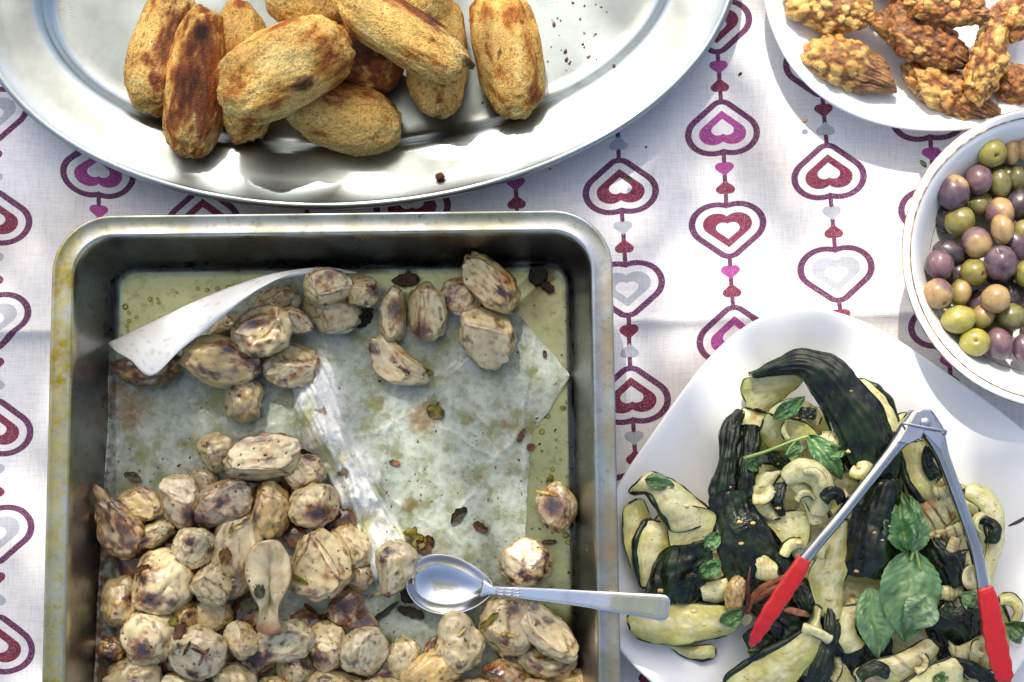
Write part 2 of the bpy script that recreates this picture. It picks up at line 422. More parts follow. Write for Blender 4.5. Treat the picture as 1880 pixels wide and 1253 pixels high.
def loft(rings, cap=True):
    n = len(rings[0]); V = np.vstack(rings); F = grid_faces(len(rings), n, True)
    if cap:
        for r in (0, len(rings) - 1):
            c = len(V); V = np.vstack([V, V[r * n:(r + 1) * n].mean(0)])
            F += [[r * n + (j + 1) % n, r * n + j, c] if r == 0 else [r * n + j, r * n + (j + 1) % n, c] for j in range(n)]
    return V, F
def place(V, cx, cy, rot, z=0):
    c, s = math.cos(rot), math.sin(rot); W = V.copy()
    W[:, 0] = cx + c * V[:, 0] - s * V[:, 1]; W[:, 1] = cy + s * V[:, 0] + c * V[:, 1]; W[:, 2] = V[:, 2] + z
    return W
def with_z(o2, z): return np.c_[o2, np.full(len(o2), z)]

# oval steel serving platter
PA, PB, PC, PROT = 0.2566, 0.160, (-0.1042, 0.2453), 0.080
prof = [(0.075, 0.0012), (0.053, 0.0012), (0.049, 0.003), (0.044, 0.0115), (0.040, 0.0135), (0.004, 0.0215), (0.0012, 0.0212), (-0.0004, 0.0222), (0.0, 0.0245), (0.0022, 0.0255), (0.0042, 0.0246), (0.0052, 0.0236),
        (0.020, 0.0205), (0.036, 0.0172), (0.0395, 0.0160), (0.0425, 0.0132), (0.0455, 0.0088), (0.0485, 0.0060), (0.0525, 0.0046), (0.058, 0.0042), (0.075, 0.0040), (0.11, 0.0040), (0.145, 0.0040)]
rings = [with_z(outline('sup', 220, a=PA - w_, b=PB - w_, e=2.0), z) for w_, z in prof]
V, F = loft(rings); plat = mesh_obj('serving_platter', place(V, *PC, PROT), F, M['platter'])
tag(plat, 'large oval stainless steel platter holding the fried croquettes', 'platter')

# roasting tray
TC, TROT, TA = (-0.1102, -0.155), R(0.68), 0.1755
TB = 0.2290
trc = P(613, 391, 0.06); TC = (TC[0], trc.y - TB)
def tr_ring(inset, z, n=288, rad=0.037): return with_z(outline('rrect', n, a=TA - inset, b=TB - inset, r=max(rad - inset * 0.9, 0.012)), z)
body = [(0.0275, 0.0006), (0.0240, 0.0012), (0.0205, 0.006), (0.0130, 0.0555), (0.0115, 0.0582), (0.0012, 0.0585), (0.0006, 0.0560), (-0.0002, 0.0560), (0.0, 0.0596), (0.0008, 0.0606), (0.0020, 0.0600), (0.0060, 0.0597), (0.0108, 0.0598), (0.0120, 0.0604), (0.0128, 0.0602), (0.0138, 0.0585), (0.0150, 0.0520)]
body += [(0.0150 + 0.0085 * t, 0.0520 - 0.0445 * t) for t in (0.2, 0.4, 0.6, 0.8, 0.92, 1.0)]
body += [(0.0250, 0.0045), (0.0275, 0.0026), (0.031, 0.0020), (0.045, 0.0018), (0.075, 0.0018), (0.11, 0.0018), (0.15, 0.0018)]
rings = [tr_ring(a_, z_) for a_, z_ in body]
V, F = loft(rings); V = place(V, *TC, TROT)
# baked-on residue: tan film in the walls, olive drips on the rim, black crust in the corners
n1 = fbm(V * 18 + 1.0, 4); n2 = fbm(V * 60 + 5.0, 4); n3 = fbm(V * [30, 30, 8] + 9.0, 3)
col = np.ones((len(V), 3)); inset = np.concatenate([np.full(288, q[0]) for q in body] + [np.full(2, 0.1)])
zz = V[:, 2]
rim = (zz > 0.055); wall = (zz <= 0.058) & (zz > 0.004) & (inset > 0.0127)
col = mixc(col, S(206, 200, 164), sm(-0.25, 0.25, n1 + 0.5 * n2) * rim * 0.7)
col = mixc(col, S(206, 196, 190), wall * (0.45 + 0.45 * sm(-0.3, 0.4, n1)))
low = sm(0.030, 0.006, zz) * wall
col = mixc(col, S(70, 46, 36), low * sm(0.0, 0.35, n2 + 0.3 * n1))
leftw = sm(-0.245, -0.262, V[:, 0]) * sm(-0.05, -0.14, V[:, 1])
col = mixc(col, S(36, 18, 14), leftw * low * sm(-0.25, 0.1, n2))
topw = sm(0.03, 0.05, V[:, 1]) * wall
col = mixc(col, S(178, 154, 138), topw * sm(-0.3, 0.3, n3) * 0.9)
cr = P(985, 505, 0.003); corner = np.exp(-(((V[:, 0] - cr.x) / 0.03) ** 2 + ((V[:, 1] - cr.y) / 0.025) ** 2))
col = mixc(col, S(120, 76, 40), corner * sm(0.05, 0.35, n2 + 0.2) * (zz < 0.02))
tray = empty('roasting_tray', (TC[0], TC[1], 0))
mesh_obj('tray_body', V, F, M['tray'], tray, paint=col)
tag(tray, 'deep rectangular steel oven tray with greasy rim and baked-on brown stains', 'oven tray')
TZ = 0.0018
V, F = loft([place(tr_ring(i_, z_), *TC, TROT) for i_, z_ in ((0.0245, 0.0053), (0.0256, 0.0042), (0.0275, 0.0038), (0.05, 0.0037), (0.1, 0.0037), (0.15, 0.0037))][::1], cap=False)
n = 288; c = len(V); V = np.vstack([V, V[-n:].mean(0)]); F += [[c - n + j, c - n + (j + 1) % n, c] for j in range(n)]
oil = mesh_obj('cooking_oil', V, F, M['oil'])
tag(oil, 'shallow pool of yellow cooking oil on the oven tray floor', 'oil')

mb = MB(); rb = np.random.RandomState(17)
for k in range(70):
    x_, y_ = (rb.uniform(220, 470), rb.uniform(520, 640)) if k < 45 else (rb.uniform(985, 1045), rb.uniform(700, 1000))
    if k < 45 and y_ > 640 - (x_ - 220) * 0.5: continue
    q = P(x_, y_, 0.0037); U, F = ico(2); r_ = rb.uniform(0.0006, 0.0020); mb.add(U * [r_, r_, r_ * 0.5] + np.array(q), F)
bo_ = mb.build('oil_bubbles', M['oil']); bo_['kind'] = 'stuff'; bo_['label'] = 'tiny bubbles floating in the oil on the tray floor'; bo_['category'] = 'oil'
# white oval plate, white square plate, olive bowl
def dish(name, shape, prof, cx, cy, rot, e0=2.0, n=200):
    rings = []
    for f, z in prof:
        rings.append(with_z(outline('sup', n, a=shape[0] * f, b=shape[1] * f, e=2 + (shape[2] - 2) * min(1, max(0, f)) ** 1.5), z))
    V, F = loft(rings)
    return mesh_obj(name, place(V, cx, cy, rot), F, M['porcelain'])
cprof = [(0.2, 0.002), (0.55, 0.002), (0.58, 0.0005), (0.62, 0.0005), (0.64, 0.003), (0.80, 0.009), (0.985, 0.0185), (0.998, 0.0200), (1.0, 0.0212), (0.996, 0.0222), (0.985, 0.0222), (0.95, 0.0205), (0.88, 0.0166), (0.80, 0.0128), (0.72, 0.0096), (0.64, 0.0076), (0.55, 0.0068), (0.4, 0.0064), (0.2, 0.0062)]
ARTC, ARTROT = (0.3154, 0.2538), 0.3287
tag(dish('oval_plate', (0.15, 0.11, 2.15), cprof, *ARTC, ARTROT), 'white oval porcelain plate carrying the battered fried artichokes', 'plate')
SQC, SQA, SQROT = (0.2050, -0.1367), 0.1367, -0.6214
sprof = [(f, z * 1.12) for f, z in cprof]
tag(dish('square_plate', (SQA, SQA, 3.33), sprof, *SQC, SQROT), 'white rounded-square porcelain plate heaped with grilled courgette slices', 'plate')
BWC, BWR = (0.3443, 0.0482), 0.0969
bprof = [(0.2, 0.003), (0.46, 0.003), (0.48, 0.0005), (0.52, 0.0005), (0.535, 0.004), (0.66, 0.010), (0.80, 0.024), (0.90, 0.040), (0.97, 0.0475), (0.993, 0.0492), (1.0, 0.0503), (0.995, 0.0512), (0.975, 0.0508), (0.93, 0.0480), (0.89, 0.0435), (0.83, 0.0340), (0.76, 0.0235), (0.70, 0.0165), (0.62, 0.0112), (0.52, 0.0084), (0.4, 0.0074), (0.2, 0.0070)]
V, F = loft([with_z(outline('sup', 200, a=BWR * f, b=BWR * f, e=2.0), z) for f, z in bprof])
bowl = empty('olive_bowl', (*BWC, 0))
mesh_obj('bowl_body', place(V, *BWC, 0), F, M['porcelain'], bowl)
for f, z, rr in ((0.945, 0.0493, 0.00032), (0.735, 0.0204, 0.00028), (1.0005, 0.0500, 0.00022)):
    o2 = outline('sup', 200, a=BWR * f, b=BWR * f, e=2.0)
    V = []
    for j, p in enumerate(o2):
        d = p / np.linalg.norm(p)
        for q in range(6):
            a_ = 2 * math.pi * q / 6; V.append([p[0] + d[0] * rr * 1.4 * math.cos(a_), p[1] + d[1] * rr * 1.4 * math.cos(a_), z + rr * math.sin(a_)])
    F = []
    for j in range(200):
        for q in range(6): F.append([j * 6 + q, j * 6 + (q + 1) % 6, ((j + 1) % 200) * 6 + (q + 1) % 6, ((j + 1) % 200) * 6 + q])
    mesh_obj('gilt_line', place(np.array(V), *BWC, 0), F, M['gilt'], bowl)
tag(bowl, 'round white porcelain bowl of olives with thin worn gilt lines', 'bowl')
# ------------------------------------------------------------------ the tree branch that shades the table, with gaps that let the sun through
rng = np.random.RandomState(3)
GAPS = [(1560, 440, 130, 95), (1450, 520, 80, 40), (1655, 330, 70, 70), (1800, 640, 130, 70), (1760, 745, 120, 60), (1660, 560, 90, 80),
        (1720, 500, 60, 60), (1790, 430, 60, 40), (1850, 560, 60, 50), (1730, 150, 110, 60), (1530, 100, 60, 55), (1640, 215, 90, 25), (1850, 210, 50, 40),
        (1100, 60, 60, 45), (620, 5, 60, 40), (940, 90, 45, 60)]
GW = [(P(a, b_, 0.02), c_ * 0.00036, d_ * 0.00036) for a, b_, c_, d_ in GAPS]
mb = MB()
leafv = np.array([[0, -0.5, 0], [0.22, -0.22, 0.03], [0.27, 0.05, 0.05], [0.15, 0.32, 0.03], [0, 0.5, 0], [-0.15, 0.32, 0.03], [-0.27, 0.05, 0.05], [-0.22, -0.22, 0.03], [0, 0, 0]])
leaff = [[8, i, (i + 1) % 8] for i in range(8)]
cnt = 0
while cnt < 2300:
    gx_, gy_ = rng.uniform(-0.85, 0.75), rng.uniform(-0.62, 0.72)
    edge = max(abs(gx_ + 0.05) / 0.80, abs(gy_ - 0.05) / 0.66)
    if edge > 0.75 + 0.25 * rng.rand(): cnt += 1; continue
    size = rng.uniform(0.05, 0.085)
    ok = True
    for c_, a_, b_ in GW:
        q = ((gx_ - c_.x) / (a_ + size * 0.30)) ** 2 + ((gy_ - c_.y) / (b_ + size * 0.30)) ** 2
        if q < 1 and rng.rand() < 0.985: ok = False; break
    cnt += 1
    if not ok: continue
    t = rng.uniform(2.1, 3.0)
    ctr = np.array([gx_, gy_, 0]) + np.array(SUN) * t
    e = Matrix.Rotation(rng.uniform(0, 6.3), 3, 'Z') @ Matrix.Rotation(rng.normal() * 0.6, 3, 'X')
    W = (leafv * size) @ np.array(e).T + ctr
    g = rng.rand()
    mb.add(W, leaff, np.array([0.055 + 0.05 * g, 0.10 + 0.06 * g, 0.022 + 0.01 * g]))
for k in range(1900):                                  # the sparser part of the crown straight above
    size = rng.uniform(0.05, 0.085); ctr = np.array([rng.uniform(-1.3, 0.55), rng.uniform(-0.75, 1.1), rng.uniform(1.9, 2.7)])
    e = Matrix.Rotation(rng.uniform(0, 6.3), 3, 'Z') @ Matrix.Rotation(rng.normal() * 0.6, 3, 'X'); g = rng.rand()
    mb.add((leafv * size) @ np.array(e).T + ctr, leaff, np.array([0.055 + 0.05 * g, 0.10 + 0.06 * g, 0.022 + 0.01 * g]))
m, b, oc = new_mat('tree leaf'); setp(b, Base_Color=attr(), Roughness=0.45)
tr = X.nt.nodes.new('ShaderNodeBsdfTranslucent'); tr.inputs[0].default_value = (0.42, 0.46, 0.10, 1)
mx = X.nt.nodes.new('ShaderNodeMixShader'); mx.inputs[0].default_value = 0.5
X.nt.links.new(b.outputs[0], mx.inputs[1]); X.nt.links.new(tr.outputs[0], mx.inputs[2]); X.nt.links.new(mx.outputs[0], X.nt.nodes['Material Output'].inputs[0])
M['tree'] = m
m, b, oc = new_mat('bark'); n, _ = tex('Noise', 30, oc, Detail=5); setp(b, Base_Color=cmix((0.10, 0.07, 0.05), (0.2, 0.16, 0.12), n), Roughness=0.9); bump(b, n, 0.6, 0.01)
M['bark'] = m
bc = np.array(SUN) * 2.5
branch = empty('tree_branch', Vector(bc))
tb = MB()
a0 = bc + [-1.3, 0.9, -0.1]
tb.add(*tube(crom([a0, bc + [-0.6, 0.35, 0.05], bc + [0, 0.02, 0.1], bc + [0.75, -0.2, 0.2]], 20), np.linspace(0.045, 0.008, 20), 8))
for q in range(14):
    s0 = crom([a0, bc + [-0.6, 0.35, 0.05], bc + [0, 0.02, 0.1], bc + [0.75, -0.2, 0.2]], 20)[4 + q]
    d = np.array([rng.uniform(-0.3, 0.5), (0.5 if q % 2 else -0.5) * rng.uniform(0.6, 1.2), rng.uniform(-0.2, 0.3)])
    tb.add(*tube(crom([s0, s0 + d * 0.5 + [0, 0, 0.04], s0 + d], 8), np.linspace(0.010, 0.003, 8), 6))
tb.build('branch', M['bark'], branch)
lv = mb.build('foliage', M['tree'], branch, smooth=False); lv['kind'] = 'stuff'
tag(branch, 'leafy green tree branch hanging high over the table and shading it', 'branch')

# ------------------------------------------------------------------ surface lookups for things that lie on other things
class Pile:
    def __init__(s): s.V = []; s.F = []; s.n = 0; s.t = None
    def add(s, V, F):
        s.V.append(np.asarray(V)); s.F += [[i + s.n for i in f] for f in (F.tolist() if isinstance(F, np.ndarray) else F)]; s.n += len(V); s.t = None
    def hit(s, px, py, dflt):
        if s.n == 0: return P(px, py, dflt), Vector((0, 0, 1))
        if s.t is None: s.t = BVHTree.FromPolygons(np.vstack(s.V).tolist(), s.F)
        d = (P(px, py, 0) - cam.location).normalized()
        h = s.t.ray_cast(cam.location, d)
        if h[0] is None: return P(px, py, dflt), Vector((0, 0, 1))
        nn = h[1]
        if nn.z < 0: nn = -nn
        return h[0], nn
TRAYP, PLATP, COURP, OLIP = Pile(), Pile(), Pile(), Pile()

def rotz(a): c, s = math.cos(a), math.sin(a); return np.array([[c, -s, 0], [s, c, 0], [0, 0, 1]])

# ------------------------------------------------------------------ croquettes
def croquette(px, py, lx, ly, ang, zb, label, seed, brown=0.45, side=None, pitch=0.0, dark=None, knob=None, bend=0.0):
    """lx, ly half length / half width in photo pixels; ang degrees clockwise on the photo; side = direction (deg) of the deep-fried stripe"""
    U, F = ico(6); rs = np.random.RandomState(seed)
    off = rs.uniform(0, 50, 3)
    r2 = np.sign(U) * np.abs(U) ** np.array([0.80, 0.92, 0.92])
    r2 /= np.maximum(1e-9, (np.abs(r2) ** 2.5).sum(1) ** (1 / 2.5))[:, None]
    d = 1 + 0.13 * fbm(U * 1.7 + off, 3) + 0.035 * fbm(U * 6 + off, 3) + 0.020 * fbm(U * np.array([lx / ly, 1, 1]) * 18 + off, 3)
    B = r2 * d[:, None]
    B[:, 1:] *= (1 - 0.10 * B[:, 0:1] * rs.uniform(-1, 1))
    B[:, 1] += bend * (B[:, 0] ** 2 - 0.4)
    pm = PXM(zb + 0.018); rad = np.array([lx, ly * 0.94, ly * 0.84]) * pm
    W = B * rad
    if knob is not None:
        for kx, ky, kr in knob:
            kd = np.hypot(B[:, 0] - kx, B[:, 1] - ky); mk = np.exp(-(kd / kr) ** 2) * (B[:, 2] > -0.2)
            W += (W / np.linalg.norm(W, axis=1)[:, None]) * (mk * 0.005 * (1 + 0.8 * fbm(U * 14 + off, 2)))[:, None]
    p_ = Matrix.Rotation(R(-ang), 3, 'Z') @ Matrix.Rotation(R(pitch), 3, 'Y')
    W = W @ np.array(p_).T
    zc = zb - W[:, 2].min(); c = P(px, py, zc); W = W + np.array(c) 
    # crust colours
    n1 = fbm(U * 1.7 + off + 5, 4); n2 = fbm(U * 5 + off + 9, 4); n3 = fbm(B * rad / rad[1] * 11 + off, 3); n4 = fbm(B * rad / rad[1] * 24 + off, 2)
    c0 = np.broadcast_to(S(226, 182, 98), (len(U), 3)).copy()
    c0 = mixc(c0, S(236, 206, 128), sm(0.05, 0.45, -n1 + 0.3 * n2))
    c0 = mixc(c0, S(200, 136, 52), sm(-0.05, 0.4, n1 + 0.4 * n2 + brown - 0.45))
    c0 = mixc(c0, S(146, 76, 24), sm(0.12, 0.5, n1 + 0.55 * n2 + brown - 0.5) * 0.9)
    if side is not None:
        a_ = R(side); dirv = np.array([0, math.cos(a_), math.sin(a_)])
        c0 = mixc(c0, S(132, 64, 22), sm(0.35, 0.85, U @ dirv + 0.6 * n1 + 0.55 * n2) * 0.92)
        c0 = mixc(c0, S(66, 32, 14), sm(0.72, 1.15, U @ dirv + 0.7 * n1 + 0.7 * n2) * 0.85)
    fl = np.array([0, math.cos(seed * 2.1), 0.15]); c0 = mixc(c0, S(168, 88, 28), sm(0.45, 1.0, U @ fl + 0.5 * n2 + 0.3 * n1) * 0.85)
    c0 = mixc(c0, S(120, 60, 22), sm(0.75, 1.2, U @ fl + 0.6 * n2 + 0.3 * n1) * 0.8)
    c0 = mixc(c0, S(120, 66, 28), sm(0.32, 0.5, n3 + 0.4 * n1) * 0.75)
    c0 = mixc(c0, S(74, 40, 20), sm(0.36, 0.50, n4 + 0.3 * n2) * 0.7)
    gr = fbm(U * 9 + off + 31, 2); c0 = mixc(c0, S(122, 124, 62), sm(0.40, 0.52, gr) * 0.7)
    if knob is not None:
        for kx, ky, kr in knob:
            kd = np.hypot(B[:, 0] - kx, B[:, 1] - ky); c0 = mixc(c0, S(70, 34, 18), sm(kr * 1.3, kr * 0.6, kd + 0.05 * n3) * (B[:, 2] > -0.1) * 0.9)
    if dark is not None:
        for kx, ky, kr in dark:
            kd = np.hypot(B[:, 0] - kx, (B[:, 1] - ky) * ly / lx) + 0.10 * n2; c0 = mixc(c0, S(40, 22, 14), sm(kr * 1.2, kr * 0.5, kd) * (B[:, 2] > 0) * 0.92)
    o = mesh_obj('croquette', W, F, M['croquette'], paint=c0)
    PLATP.add(W, F)
    return tag(o, label, 'croquette', 'fried croquettes on the platter')
G0 = 0.0042
croquette(445, 130, 135, 58, 85, G0, 'breaded croquette whose two ends peek out beneath the browned topmost croquette', 1, 0.5)
croquette(300, 95, 118, 64, 102, G0, 'pale golden croquette with a dark fried stripe beside the burnt-flecked croquette', 2, 0.35, side=40)
croquette(665, 105, 80, 62, 35, G0, 'dark brown croquette mostly hidden in the gap of the pile', 3, 0.95, side=80)
croquette(800, 100, 122, 62, 86, G0, 'olive-gold croquette with a blunt end lying under the tapered one', 4, 0.35)
croquette(932, 98, 128, 68, 79, G0, 'golden croquette lying apart at the open end of the platter', 5, 0.55, dark=[(-0.3, 0.55, 0.05), (0.1, -0.3, 0.04)])
croquette(630, 217, 108, 66, 13, G0, 'short pale yellow croquette with green herb flecks at the platter lip', 6, 0.30, dark=[(-0.55, 0.1, 0.1)])
croquette(563, 8, 74, 58, 20, G0 + 0.012, 'pale blunt croquette tucked behind the browned topmost croquette', 7, 0.25)
croquette(740, 62, 138, 58, 31, G0 + 0.033, 'tapered croquette with a split dark tip lying across two others', 8, 0.38, side=15, knob=[(0.93, 0.25, 0.14)], pitch=6)
croquette(362, 152, 140, 60, 97, G0 + 0.008, 'croquette with pale top, deep brown base and one burnt black fleck', 9, 0.62, side=62, dark=[(-0.62, 0.12, 0.13)], pitch=7)
croquette(523, 126, 134, 82, -27, G0 + 0.030, 'wide orange-brown croquette with a crusty knob, topmost of the pile', 10, 0.60, knob=[(0.12, -0.72, 0.16)])
croquette(760, -25, 95, 60, 60, G0 + 0.012, 'pale croquette at the back of the pile behind the tapered one', 11, 0.35)

# ------------------------------------------------------------------ roast tubers in the tray
def tuber(px, py, rx, ry, ang, zb, label, seed, roast=0.35, tone=0.0, cuts=1, spots=(), taper=0.0, bend=0.0, rz=0.8, amp=0.20, lobes=(), name='roast_tuber', grey=0.0, cup=0.0, group=True, sub=5, edge=0.6, cutdirs=None, cat='potato'):
    """tone -1 yellow .. 0 cream .. 1 white; spots: (x,y,r) char marks in unit coordinates seen from above; cuts: flat knife faces"""
    U, F = ico(sub); rs = np.random.RandomState(seed * 7 + 3); off = rs.uniform(0, 60, 3)
    rr = 1 + 1.2 * amp * fbm(U * 1.3 + off, 3) + 0.07 * fbm(U * 2.2 + off + 4, 2) - 0.10 * np.exp(-(noise(U * 1.1 + off + 30) / 0.07) ** 2) * sm(0.1, 0.4, noise(U * 1.3 + off + 50))
    for lx_, ly_, lz_, ls in lobes:
        d_ = np.array([lx_, ly_, lz_]); dn = np.linalg.norm(d_); cs = U @ (d_ / dn)
        disc = ls ** 2 - dn ** 2 * (1 - cs ** 2); rl = np.where(disc > 0, dn * cs + np.sqrt(np.maximum(disc, 0)), 0)
        k_ = 12; rr = np.log(np.exp(k_ * rr) + np.exp(k_ * rl)) / k_
    B = U * rr[:, None]
    edges = np.zeros(len(U)); face = np.zeros(len(U))
    dirs = list(cutdirs) if cutdirs is not None else []
    while len(dirs) < cuts:
        a_ = rs.uniform(0, 6.28); e_ = rs.uniform(0.2, 1.25); dirs.append((math.cos(a_) * math.cos(e_), math.sin(a_) * math.cos(e_), math.sin(e_), rs.uniform(0.50, 0.75)))
    for dx_, dy_, dz_, dd in dirs:
        nv_ = np.array([dx_, dy_, dz_]); nv_ = nv_ / np.linalg.norm(nv_)
        h = B @ nv_ - dd - 0.05 * fbm(B * 2.2 + off, 2)
        B = B - nv_ * (np.logaddexp(0, h * 16) / 16 * 0.93)[:, None]
        edges = np.maximum(edges, np.exp(-(h / 0.045) ** 2)); face = np.maximum(face, sm(0.0, 0.06, h))
    if cup:
        q = np.exp(-((B[:, 0] / 0.55) ** 2 + (B[:, 1] / 0.45) ** 2)); B[:, 2] -= cup * q * (B[:, 2] > 0)
        edges = np.maximum(edges, np.exp(-((q - 0.25) / 0.10) ** 2) * (B[:, 2] > 0))
    B[:, 1:] *= (1 - taper * B[:, 0:1])
    B[:, 1] += bend * (B[:, 0] ** 2 - 0.35)
    cr_ = fbm(B * [1.5, 3, 3] + off, 2); B *= (1 - 0.03 * sm(0.10, 0.5, np.abs(cr_)) )[:, None]
    B += 0.004 * fbm(U * 12 + off, 2)[:, None] * U
    rzz = rz * min(rx, ry); pm = PXM(zb + 0.012)
    W = B * (np.array([rx, ry, rzz]) * pm * 1.06)
    if rs.rand() < 0.8: W = W @ np.array(Matrix.Rotation(rs.uniform(-0.18, 0.18), 3, 'X') @ Matrix.Rotation(rs.uniform(-0.18, 0.18), 3, 'Y')).T
    W = W @ rotz(R(-ang)).T
    W[:, 2] = np.maximum(W[:, 2], W[:, 2].min() * 0.88)
    c = P(px, py, zb - W[:, 2].min()); W = W + np.array(c)
    T = (B @ rotz(R(-ang)).T)
    n1 = fbm(B * 1.6 + off + 3, 4); n2 = fbm(B * 4.5 + off + 8, 4); n3 = fbm(B * 13 + off, 3)
    c0 = np.broadcast_to(S(194, 180, 138), (len(U), 3)).copy()
    if tone < 0: c0 = mixc(c0, S(200, 160, 70), np.full(len(U), -tone))
    else: c0 = mixc(c0, S(216, 208, 180), np.full(len(U), tone))
    if grey: c0 = mixc(c0, S(150, 138, 128), np.clip(grey * (0.7 + 0.9 * n1), 0, 1))
    c0 = mixc(c0, S(182, 160, 100), sm(-0.1, 0.5, n1) * 0.7)
    c0 = mixc(c0, S(148, 122, 80), sm(0.0, 0.5, n2) * 0.75 * (1 - face * 0.5))
    c0 = mixc(c0, S(222, 212, 178), face * 0.4 * sm(0.4, -0.2, n2))
    c0 = mixc(c0, S(172, 116, 52), sm(0.20, 0.60, n1 * 0.9 + 0.55 * n2 + roast - 0.30) * 0.85)
    c0 = mixc(c0, S(108, 68, 32), np.clip(edges * edge * (1.1 + 1.6 * n2), 0, 1))
    
    c0 = mixc(c0, S(84, 60, 40), sm(0.42, 0.75, n1 * 0.7 + 0.7 * n2 + roast - 0.28) * 0.9)
    dk = fbm(B * [2.6, 1.6, 2] + off + 71, 4); c0 = mixc(c0, S(104, 82, 56), sm(0.16, 0.36, dk) * 0.8); c0 = mixc(c0, S(56, 42, 32), sm(0.32, 0.50, dk) * 0.85)
    c0 = mixc(c0, S(96, 64, 36), sm(0.34, 0.5, n3 + 0.35 * n2) * 0.6)
    c0 = mixc(c0, S(164, 154, 124), sm(0.0, 0.5, fbm(B * 2 + off + 44, 3)) * 0.5)
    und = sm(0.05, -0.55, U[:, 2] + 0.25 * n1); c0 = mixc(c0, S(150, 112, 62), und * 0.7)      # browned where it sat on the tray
    for sx, sy, sr in spots:
        kd = np.hypot(T[:, 0] - sx, (T[:, 1] - sy) * 1.25) + 0.34 * n2 + 0.20 * n3 - 0.03
        c0 = mixc(c0, S(120, 72, 36), sm(sr * 1.7, sr * 0.8, kd) * (U[:, 2] > -0.1) * 0.85)
        c0 = mixc(c0, S(50, 36, 38), sm(sr, sr * 0.35, kd) * (U[:, 2] > -0.1) * 0.92)
    c0 = np.clip(c0, 0, 1) ** np.array([1.14, 1.17, 1.2])
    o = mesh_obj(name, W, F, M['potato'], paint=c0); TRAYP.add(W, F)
    return tag(o, label, cat, 'roast tubers in the oven tray' if group else None)
Z0, Z1, Z2 = 0.0052, 0.017, 0.030
g_ = 'smooth cream roast tuber nestled in the tray heap'
